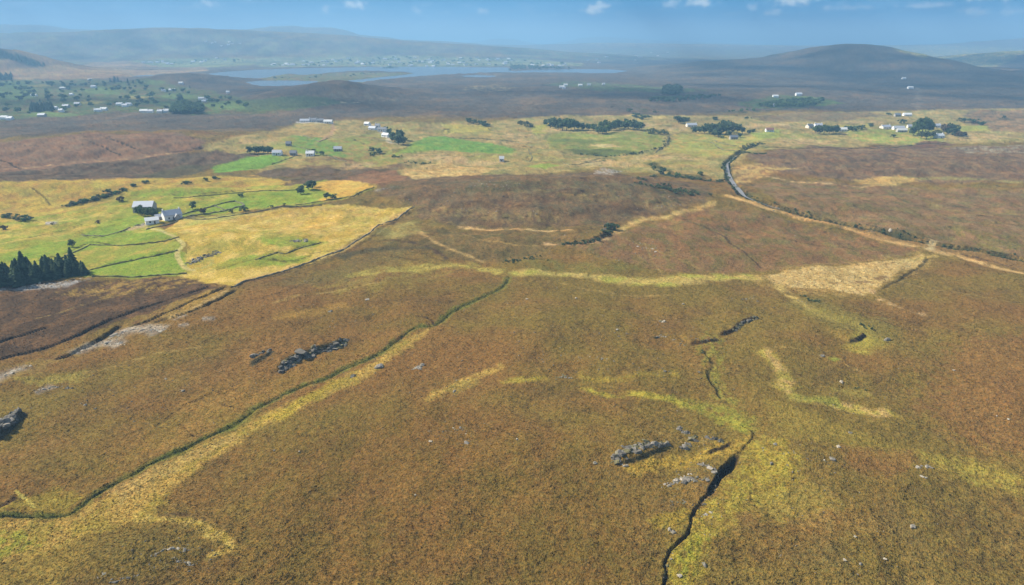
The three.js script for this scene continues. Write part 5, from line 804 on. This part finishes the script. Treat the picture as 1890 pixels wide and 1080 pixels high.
// ------------------------------------------------------------------ scrub along the stream and in the gullies
{
  const R = rng(171), spots = [], run = (pl, n, w, s0, s1, hk = .8) => { const c = smoothLine(pl.map(([x, y]) => gnd(x, y)), 16); for (let i = 0; i < n; i++) { const p = c[Math.floor(R() * c.length)], x = p[0] + (R() + R() - 1) * w, z = p[1] + (R() + R() - 1) * w, s = s0 + R() * R() * (s1 - s0), l = .8 + R() * .9; spots.push({ x, y: heightAt(x, z) - .1, z, a: R() * 6, sx: s, sy: s * hk, c: [l * 1.2, l * 1.05, l] }); } };
  run(RIVER.slice(8, 20).map(([x, y]) => [x + 3, y - 1]), 460, 4.6, .5, 2.0); run(RIVER.slice(3, 9).map(([x, y]) => [x - 5, y + 2]), 70, 4, 1.2, 3.4); run([[1412, 263], [1390, 266], [1370, 274]], 50, 5, 1.2, 3.2);
  run([[1342, 300], [1360, 288], [1385, 283], [1410, 284]], 60, 5, 1.2, 3);
  run([[1040, 453], [1075, 449], [1105, 442], [1128, 428]], 60, 3.4, .9, 2.4); run([[1200, 345], [1245, 352], [1290, 358]], 80, 9, 1.2, 3); run([[1215, 322], [1260, 328], [1330, 336]], 70, 6, 1.2, 3.4); run([[1185, 330], [1205, 327]], 14, 4, 1.2, 2.6); run([[1180, 340], [1230, 343]], 26, 6, 1, 2.6);
  run([[940, 485], [960, 478], [1000, 475]], 40, 6, .7, 1.8); run([[1290, 645], [1310, 690], [1335, 735]], 26, 2, .3, .9); run([[1485, 548], [1500, 556]], 14, 3, .7, 1.8); run([[1590, 600], [1600, 606]], 8, 2, .7, 1.5);
  run([[1582, 716], [1600, 720]], 8, 1, .4, .8); run([[760, 300], [780, 303]], 26, 8, 1.2, 2.6);
  run([[690, 285], [730, 290]], 26, 9, 1.2, 3); run([[1070, 285], [1130, 287], [1190, 281], [1225, 270], [1232, 255]], 80, 6, 1.2, 3.4);
  mass('bank_scrub', LOW.dark[0], LEAF, spots, 'dark heather and willow scrub lining the stream and gullies', 'scrub');
}
// ------------------------------------------------------------------ woods and houses of the small farms in the middle distance
const ORD = ['first', 'second', 'third', 'fourth', 'fifth', 'sixth', 'seventh', 'eighth', 'ninth', 'tenth', 'eleventh', 'twelfth', 'thirteenth', 'fourteenth', 'fifteenth', 'sixteenth'];
const rank = (list, i) => list.length < 2 ? '' : ', ' + ORD[list.filter((p, j) => p[0] < list[i][0] || (p[0] === list[i][0] && j < i)).length] + ' from left';
function grove(list, tone, label, group, kind = 'tree') { list.forEach(([x, y, h, w], i) => tree(kind, Array.isArray(tone) ? tone[Math.floor(RT() * tone.length)] : tone, x, y, h, label + rank(list, i), group, { w: w ?? 1.05 })); }
grove([[1016, 236, 18], [1008, 232, 12], [1022, 234, 10]], 'dark', 'tall dark tree at the left end of the long wood', 'trees at the left end of the long wood');
grove([[1030, 240, 20], [1038, 241, 19], [1046, 241, 20], [1054, 241, 21], [1060, 240, 18], [1068, 241, 14], [1076, 241, 13]], ['dark', 'green'], 'dark tall tree in the left part of the long wood', 'trees in the left part of the long wood');
grove([[1086, 241, 13], [1096, 243, 13], [1104, 246, 14], [1112, 248, 14], [1120, 245, 16], [1128, 242, 18], [1110, 240, 13], [1118, 236, 14]], 'green', 'leafy green tree in the middle of the long wood', 'trees in the middle of the long wood');
grove([[1136, 238, 16], [1144, 239, 16], [1152, 240, 16], [1160, 240, 17], [1168, 241, 17], [1176, 241, 15], [1184, 240, 13], [1156, 232, 12], [1172, 234, 13]], ['dark', 'green'], 'dark green tree in the right part of the long wood', 'trees in the right part of the long wood');
grove([[1204, 247, 11, 1.5], [1216, 248, 9, 1.5], [1226, 248, 7, 1.5]], 'olive', 'low olive bush below the right end of the long wood', 'low bushes below the long wood', 'bush');
grove([[1252, 229, 13, 1.2], [1260, 229, 12, 1.2], [1268, 228, 12, 1.2]], 'dark', 'dark tree in the small clump left of the white cottage', 'trees left of the white cottage');
grove([[1280, 245, 11], [1290, 246, 14], [1300, 247, 16], [1310, 248, 17], [1320, 248, 18], [1330, 249, 19], [1340, 248, 20], [1350, 247, 19], [1360, 247, 17], [1370, 246, 14], [1318, 252, 12], [1326, 254, 12], [1345, 253, 12], [1336, 243, 18], [1306, 242, 14]], 'dark', 'dark rounded tree of the broad grove right of the white cottage', 'trees of the broad dark grove');
grove([[1382, 247, 8, 1.3], [1390, 247, 9, 1.2], [1366, 254, 8, 1.2]], 'dark', 'small dark tree at the right edge of the broad grove', 'small trees beside the broad grove');
grove([[728, 262, 17], [736, 267, 20], [744, 266, 15], [724, 256, 13], [740, 258, 16]], 'dark', 'big dark tree at the end of the white farm lane', 'trees at the end of the white farm lane');
grove([[718, 247, 9], [712, 240, 8]], 'dark', 'small dark tree among the white farm sheds', 'trees among the white farm sheds', 'bush');
grove([[462, 283, 12], [470, 283, 13], [478, 283, 13], [486, 283, 14], [494, 283, 13], [499, 282, 12]], 'dark', 'dark tree of the short row left of the bright green field', 'trees of the short row by the green field');
grove([[866, 226, 7, 1.5], [874, 228, 8, 1.5], [883, 230, 8, 1.5], [893, 232, 8, 1.5], [900, 234, 7, 1.5]], 'dark', 'dark bush in the line at the far edge of the yellow fields', 'bushes in the far line', 'bush');
grove([[968, 233, 8, 1.5], [978, 234, 8, 1.5], [960, 231, 7, 1.3]], 'olive', 'dull olive bush left of the long wood', 'bushes left of the long wood', 'bush');
grove([[592, 287, 8], [577, 281, 7], [535, 268, 6], [690, 281, 10, 1.3], [700, 283, 9, 1.3], [620, 277, 6, 1.4]], 'dark', 'small dark bush among the little green fields', 'bushes among the little green fields', 'bush');
grove([[1222, 322, 11], [1236, 324, 7], [1250, 326, 8], [1292, 324, 7, 1.4], [1200, 307, 6], [1205, 315, 8]], ['green', 'dark'], 'green bush in the hedge line running towards the stream', 'bushes in the stream hedge', 'bush');
grove([[1128, 424, 14, 1.3], [1120, 424, 10, 1.3]], 'dark', 'black-looking thorn bush above the dry pale streambed', 'thorn bushes by the dry streambed', 'bush');
grove([[1505, 246, 13], [1513, 247, 15], [1521, 247, 16], [1530, 247, 17], [1538, 246, 15], [1544, 244, 12]], ['green', 'dark'], 'dense green tree of the clump right of the pale cottages', 'trees of the clump by the pale cottages');
grove([[1564, 240, 7, 1.3], [1574, 242, 9, 1.3], [1584, 240, 8, 1.3], [1590, 238, 7, 1.3], [1608, 234, 6, 1.3]], 'dark', 'low dark bush in the short line right of the white shed', 'bushes right of the white shed', 'bush');
grove([[1686, 250, 16, 1.2], [1694, 248, 22], [1702, 247, 26], [1708, 246, 27], [1714, 246, 20], [1690, 243, 18]], ['green', 'green', 'dark'], 'tall green tree of the farm grove on the right', 'tall trees of the right farm grove');
grove([[1700, 256, 12, 1.2], [1710, 256, 13, 1.2], [1718, 255, 12, 1.2], [1730, 252, 12, 1.2]], 'olive', 'olive tree before the tall trees of the right farm', 'olive trees of the right farm');
grove([[1742, 246, 18], [1750, 248, 20], [1758, 249, 20], [1764, 250, 15], [1770, 254, 12, 1.2], [1778, 254, 10, 1.2]], ['dark', 'brown'], 'dark tree at the right end of the farm grove', 'dark trees at the right end of the farm grove');
grove([[1664, 228, 9], [1650, 254, 6, 1.4], [1640, 213, 5, 1.4], [1780, 226, 8, 1.8], [1796, 228, 8, 1.8], [1812, 231, 7, 1.8], [1854, 220, 6]], 'dark', 'dark low bush near the right-hand farm', 'low bushes near the right-hand farm', 'bush');
grove([[1174, 216, 7, 1.6], [1186, 221, 8, 1.6], [1196, 218, 6, 1.6], [1162, 206, 5, 1.8], [1210, 208, 4, 1.8], [1320, 222, 6, 1.8], [1380, 220, 5, 1.8]], 'dark', 'dark scrub bush on the dusky moor behind the farms', 'scrub bushes behind the farms', 'bush');
const H = (x, y, o, l, n) => house(x, y, { near: true, win: 3, ...o }, l, null, n);
H(563, 226, { L: 15, W: 7, roof: 'pale', chim: 0, turn: .05 }, 'leftmost long white shed of the hilltop farm beyond the yellow field', 'shed'); H(578, 225, { L: 12, W: 8, h: 3.6, roof: 'slate' }, 'white house in the middle of the hilltop farm beyond the yellow field'); H(592, 226, { L: 10, W: 7, wall: 'grey', roof: 'slate', chim: 1 }, 'grey house right of the white house at the hilltop farm'); H(606, 228, { L: 13, W: 6, roof: 'white', chim: 0, turn: -.1 }, 'rightmost white shed of the hilltop farm', 'shed');
H(678, 232, { L: 9, W: 6, roof: 'white', chim: 0, turn: -.5 }, 'topmost white shed on the slanting farm lane', 'shed'); H(688, 239, { L: 12, W: 6, roof: 'pale', chim: 0, turn: -.5 }, 'white shed second from the top of the slanting farm lane', 'shed'); H(706, 242, { L: 13, W: 7, roof: 'slate', turn: -.25 }, 'white house with dark roof on the slanting farm lane'); H(713, 253, { L: 12, W: 7, roof: 'tin', chim: 0, turn: -.7 }, 'long pale-roofed shed at the bottom of the slanting farm lane', 'shed'); H(697, 235, { L: 7, W: 5, roof: 'slate', chim: 1, turn: -.3 }, 'small dark-roofed house high on the slanting farm lane');
H(512, 286, { L: 10, W: 6, roof: 'pale', chim: 0 }, 'low white shed right of the dark tree row', 'shed'); H(573, 287, { L: 9, W: 6, roof: 'white', chim: 1 }, 'small white cottage in the little green fields', 'cottage'); H(542, 287, { L: 7, W: 5, wall: 'stone', roof: 'slate', chim: 0 }, 'grey hut left of the small white cottage', 'hut'); H(533, 269, { L: 6, W: 4.5, wall: 'stone', roof: 'slate', chim: 0 }, 'dark hut in the upper bright green field', 'hut'); H(624, 279, { L: 9, W: 5, wall: 'stone', roof: 'pale', chim: 0 }, 'grey ruin at the right end of the little green fields', 'ruin'); H(926, 298, { L: 5, W: 4, roof: 'white', chim: 0 }, 'tiny white hut alone in the straw fields', 'hut');
H(1276, 234, { L: 15, W: 8, wall: 'cream', roof: 'pale', turn: .1 }, 'cream cottage left of the broad dark grove', 'cottage'); H(1354, 257, { L: 10, W: 6, wall: 'stone', roof: 'slate', chim: 0 }, 'stone shed in front of the broad dark grove', 'shed'); H(1420, 243, { L: 11, W: 6, roof: 'red', chim: 0 }, 'white shed with brownish roof alone in the pale field', 'shed');
H(1494, 237, { L: 10, W: 7, wall: 'cream', roof: 'slate', turn: .4 }, 'left pale cottage beside the green clump', 'cottage'); H(1510, 234, { L: 11, W: 7, roof: 'pale' }, 'right pale cottage half hidden by the green clump', 'cottage'); H(1554, 242, { L: 13, W: 6, roof: 'white', chim: 0 }, 'white shed right of the green clump', 'shed');
H(1634, 237, { L: 15, W: 8, wall: 'cream', roof: 'pale', turn: .3 }, 'cream house at the left of the right-hand farm', 'house'); H(1658, 239, { L: 16, W: 7, roof: 'pale', chim: 0 }, 'long white shed before the tall trees of the right-hand farm', 'shed'); H(1664, 244, { L: 14, W: 5, wall: 'grey', roof: 'white', chim: 0 }, 'low pale-roofed shed below the long white shed', 'shed'); H(1674, 214, { L: 14, W: 7, roof: 'white', chim: 0 }, 'white shed on the skyline above the right-hand farm', 'shed'); H(1656, 216, { L: 10, W: 6, wall: 'stone', roof: 'slate', chim: 0 }, 'grey shed on the skyline left of the white shed', 'shed'); H(1726, 235, { L: 14, W: 7, wall: 'cream', roof: 'pale' }, 'pale house behind the right-hand farm grove', 'house'); H(1733, 254, { L: 12, W: 7, roof: 'white', turn: .35 }, 'white bungalow in front of the right-hand farm grove', 'bungalow'); H(1678, 236, { L: 6, W: 5, wall: 'cream', roof: 'pale', chim: 0 }, 'small pale hut against the trees of the right-hand farm', 'hut');
for (const [p, l] of [[[[500, 304], [540, 291], [545, 287]], 'dark wall at the right of the lower bright green field'], [[[545, 270], [590, 282], [640, 300]], 'dark wall slanting through the little green fields'], [[[790, 251], [860, 256], [950, 262], [1000, 275]], 'dark wall along the top of the brightest green field'], [[[755, 268], [720, 262], [690, 255]], 'dark wall joining the lane and the brightest green field'], [[[1236, 250], [1230, 268], [1210, 282]], 'dark wall on the right side of the round olive field'], [[[1310, 262], [1340, 277], [1362, 279]], 'lower dark line of wall in the pale green field by the stream'], [[[1318, 259], [1350, 269], [1364, 270]], 'upper dark line of wall in the pale green field by the stream'], [[[1412, 273], [1500, 274], [1600, 274], [1690, 268], [1745, 262]], 'long dark wall at the foot of the right-hand farm land'], [[[1040, 300], [1055, 304], [1110, 298]], 'short dark wall in the straw fields right of centre'], [[[975, 275], [982, 290], [978, 298]], 'short dark wall beside the straw field in the centre'], [[[560, 250], [590, 262], [610, 255]], 'dark wall under the hilltop farm lane']]) fieldWall(p, 1, 1.1, [.12, .12, .06], l);
// ------------------------------------------------------------------ the village in the left valley, its trees, and woods in the far distance
const far = (x, y, o, l) => house(x, y, { L: 14, W: 8, h: 3.2, rise: 2.6, chim: 1, roof: 'pale', ...o }, l);
for (const a of [[8, 220, { roof: 'white' }, 'white house at the left edge on the near side of the valley'], [19, 221, { L: 9 }, 'small white house second from the left edge'], [63, 178, { roof: 'white' }, 'white house alone among green plots in the upper left'], [100, 202, { roof: 'white', L: 13 }, 'white house at the right end of the dark conifer block'], [113, 206, { L: 7 }, 'tiny white house just right of the conifer block'], [122, 198, { wall: 'grey', L: 12 }, 'grey house behind the conifer block'], [119, 165, { wall: 'grey', roof: 'white', L: 22 }, 'long pale-roofed building in the upper village'], [132, 176, { L: 8 }, 'small white house below the long pale roof'], [143, 194, { wall: 'cream', L: 11 }, 'cream house on the pale green knoll'], [166, 148, { L: 13 }, 'white house at the top of the village'], [173, 162, { roof: 'pale', L: 14 }, 'white house below the topmost house'], [181, 206, { roof: 'white', L: 12, turn: .3 }, 'left white house of the pair at the valley foot'], [192, 204, { roof: 'white', L: 12 }, 'right white house of the pair at the valley foot'], [221, 195, { roof: 'white', L: 12 }, 'left white house of the middle row'], [231, 197, { L: 10 }, 'middle white house of the middle row'], [238, 195, { L: 11 }, 'right white house of the middle row'], [266, 207, { roof: 'white', L: 14 }, 'leftmost white house in the row beside the dark wood'], [278, 208, { L: 10 }, 'second white house in the row beside the dark wood'], [296, 208, { L: 9, wall: 'cream' }, 'small cream house in the row beside the dark wood'], [311, 207, { roof: 'white', L: 16, turn: .2 }, 'white house touching the dark wood'], [302, 169, { L: 10 }, 'white house left of a dark tree below the knoll'], [318, 168, { roof: 'white', L: 16 }, 'large white house below the dark knoll'], [334, 155, { roof: 'white', L: 12 }, 'white house highest under the dark knoll'], [372, 184, { roof: 'white', L: 13 }, 'white house left of the pair right of the valley'], [384, 185, { L: 12 }, 'white house right of the pair right of the valley'], [377, 189, { L: 9, wall: 'grey' }, 'small grey house below the pair right of the valley'], [421, 172, { L: 8, roof: 'white' }, 'lone white house on the dark slope by the lough'], [78, 216, { L: 12, wall: 'grey', roof: 'white' }, 'pale shed at the lower left edge of the village']]) far(...a);
for (const a of [[1037, 162, { roof: 'white', L: 14 }, 'left white house of the cluster on the dark moor'], [1044, 158, { roof: 'white', L: 12 }, 'upper white house of the cluster on the dark moor'], [1041, 164, { L: 9 }, 'lower small white house of the cluster on the dark moor'], [1071, 159, { roof: 'white', L: 12 }, 'lone white house right of the cluster on the dark moor'], [1087, 158, { L: 11, wall: 'cream' }, 'cream house farthest right on the green strip of the dark moor'], [1114, 156, { L: 9 }, 'faint pale house at the end of the green strip'], [1238, 167, { roof: 'white', L: 12 }, 'white house in the dark wood on the moor'], [1431, 179, { roof: 'white', L: 12 }, 'white house at the top left of the wooded farm under the hill'], [1474, 176, { roof: 'tin', L: 14, h: 4 }, 'pale barn at the top of the wooded farm under the hill'], [1497, 191, { roof: 'white', L: 10 }, 'white house at the lower right of the wooded farm under the hill'], [1425, 197, { L: 9 }, 'small white house at the lower left of the wooded farm under the hill'], [1668, 146, { L: 12, roof: 'white' }, 'white speck of a house low on the dark hill'], [1680, 164, { L: 14, roof: 'white' }, 'white house where the pale track climbs the dark hill']]) far(...a);
{
  const R = rng(515), inst = (poly, step, geo, h0, h1, wk, tint = 1) => fill(poly, step > 50 ? step * .6 : step, R).filter(([x, z]) => step <= 50 || noise(x / 130, z / 170) + .5 * noise(x / 40, z / 60) > .05 + .3 * R()).map(([x, z]) => { const h = (h0 + R() * R() * (h1 - h0)) * (step > 50 ? .5 + R() : 1), l = (.8 + R() * .5) * tint; return { x, y: heightAt(x, z) - .2, z, a: R() * 6, sx: h * wk, sy: h, c: [l, l, l] }; });
  mass('wood', CON[0], LEAF, inst([[54, 206], [100, 207], [98, 196], [56, 195]], 7, 0, 9, 13, 1.4), 'dark block of conifers beside white houses in the left valley', 'wood');
  mass('wood', BRD.dark[0], LEAF, inst([[316, 211], [372, 210], [374, 198], [335, 196], [318, 200]], 7, 0, 8, 14, 1.3), 'dark wood at the right end of the valley houses', 'wood');
  mass('wood', CON[1], LEAF, inst([[-60, 150], [20, 148], [22, 140], [-60, 138]], 11, 0, 12, 18, 1.5), 'dark conifer block at the left edge above the village', 'wood');
  mass('wood', CON[2], LEAF, inst([[-60, 84], [0, 94], [42, 106], [86, 122], [58, 121], [18, 110], [-60, 94]], 20, 0, 10, 15, 1.8), 'dark conifer plantation slanting down the far left hillside', 'wood');
  mass('wood', BRD.dark[1], LEAF, inst([[1226, 176], [1252, 176], [1254, 164], [1228, 164]], 8, 0, 9, 15, 1.3), 'dark wood round a white house on the moor', 'wood');
  mass('wood', BRD.dark[2], LEAF, inst([[1184, 188], [1250, 180], [1330, 178], [1300, 184], [1220, 190]], 15, 0, 5, 9, 1.5), 'low scrubby wood on the dusky moor', 'wood');
  mass('wood', BRD.green[0], LEAF, [...inst([[1400, 196], [1440, 188], [1500, 184], [1520, 188], [1500, 196], [1430, 200]], 11, 0, 7, 12, 1.4), ...inst([[1340, 206], [1400, 203], [1400, 206], [1340, 209]], 14, 0, 4, 7, 1.6)], 'dark green trees round the farm under the hill', 'wood');
  mass('shore_trees', BRD.green[1], LEAF, inst([[480, 122], [640, 107], [800, 106], [980, 108], [1060, 119], [940, 123], [700, 122]], 92, 0, 7, 12, 1.8), 'trees and hedges between the houses on the far lake shore', 'trees');
  mass('shore_trees', BRD.dark[1], LEAF, [...inst([[936, 131], [945, 122], [1000, 124], [1060, 127], [1000, 129]], 40, 0, 9, 15, 1.8), ...inst([[260, 120], [330, 110], [440, 108], [450, 114], [330, 120]], 80, 0, 6, 10, 1.8)], 'dark trees on the point and along the far shore', 'trees');
  mass('island_trees', BRD.dark[0], LEAF, [...inst([[495, 147], [540, 140], [640, 134], [700, 135], [690, 139], [560, 146]], 60, 0, 4, 8, 1.8), ...inst([[706, 127], [722, 124], [735, 127]], 20, 0, 6, 10, 1.4)], 'dark scrub on the low islands of the lough', 'trees');
  // hedge trees of the valley, spread between the houses
  const V = [[0, 150], [70, 152], [180, 150], [285, 156], [400, 176], [470, 196], [440, 204], [340, 206], [220, 202], [110, 209], [0, 214]].map(([x, y]) => gnd(x, y)), B = bbox(V, 0);
  let n = 0; while (n < 150) { const x = lerp(B[0], B[1], R()), z = lerp(B[2], B[3], R()); if (sdPoly(V, x, z) < 0 || noise(x / 90, z / 90) < -.1) continue; n++; tree('tree', R() < .6 ? 'dark' : 'green', 0, 0, 0, 'dark hedge tree among the green plots of the left valley', 'hedge trees of the left valley', { at: [x, z], h: 4.5 + R() * 6.5, w: 1.2 + R() * .5 }); }
  for (const [x, y, h] of [[212, 150, 11], [218, 151, 9], [236, 153, 8], [246, 154, 7], [204, 152, 8], [309, 170, 7], [350, 162, 5], [74, 189, 6], [88, 186, 6]]) tree('conifer', 'x', x, y, h, 'tall dark conifer among the village houses', 'tall conifers of the village', { w: 1.5 });
  // houses of the lakeside village, each only a few pixels
  const lake = (poly, count, label, group) => { const q = poly.map(([x, y]) => gnd(x, y)), b = bbox(q, 0); const protos = [['white', 'white'], ['white', 'pale'], ['cream', 'pale'], ['white', 'slate']].map(([w, r]) => { const g = new THREE.Group(); buildHouse(g, { L: 15, W: 9, h: 3.4, rise: 2.6, chim: 0, wall: w, roof: r }); g.userData = { kindName: 'house', category: 'house' }; return g; }); for (let i = 0; i < count;) { const x = lerp(b[0], b[1], R()), z = lerp(b[2], b[3], R()); if (sdPoly(q, x, z) < 0) continue; const c = copyOf(protos[i % 4], label, group); c.position.set(x, heightAt(x, z), z); c.rotation.y = (R() - .5) * 1.2; const s = 1 + R() * .6; c.scale.set(s, s, s); i++; } };
  lake([[480, 121], [560, 110], [690, 106], [690, 120]], 34, 'tiny white house on the green shore left of the lake narrows', 'houses on the left half of the lake shore');
  lake([[690, 121], [690, 106], [820, 105], [950, 108], [950, 121]], 46, 'tiny white house in the crowded middle of the far lake shore', 'houses in the middle of the lake shore');
  lake([[970, 124], [985, 119], [1060, 119], [1070, 125]], 10, 'tiny pale house behind the dark point on the lake', 'houses behind the dark point');
  lake([[255, 118], [270, 113], [330, 112], [330, 119]], 12, 'tiny white house of the hamlet left of the lake', 'houses of the hamlet left of the lake');
  lake([[350, 116], [370, 109], [440, 106], [440, 113]], 6, 'tiny scattered white house on the plain above the lake', 'houses on the plain above the lake');
  lake([[1040, 114], [1200, 95], [1260, 96], [1230, 108], [1130, 118]], 12, 'faint white house on the hazy slope beyond the lake', 'houses on the hazy slope');
  lake([[330, 82], [420, 70], [470, 72], [450, 86]], 8, 'faint white speck of a house on the far left hills', 'houses on the far left hills');
}
renderAll();
function renderAll() {
  const renderer = new THREE.WebGLRenderer({ antialias: true });
  renderer.toneMapping = THREE.LinearToneMapping; renderer.toneMappingExposure = EXPOSURE;
  renderer.shadowMap.enabled = true; renderer.setSize(1024, 585);
  scene.traverse((o) => { if (o.isMesh) { o.castShadow = true; o.receiveShadow = true; } });
  renderer.render(scene, camera);
}
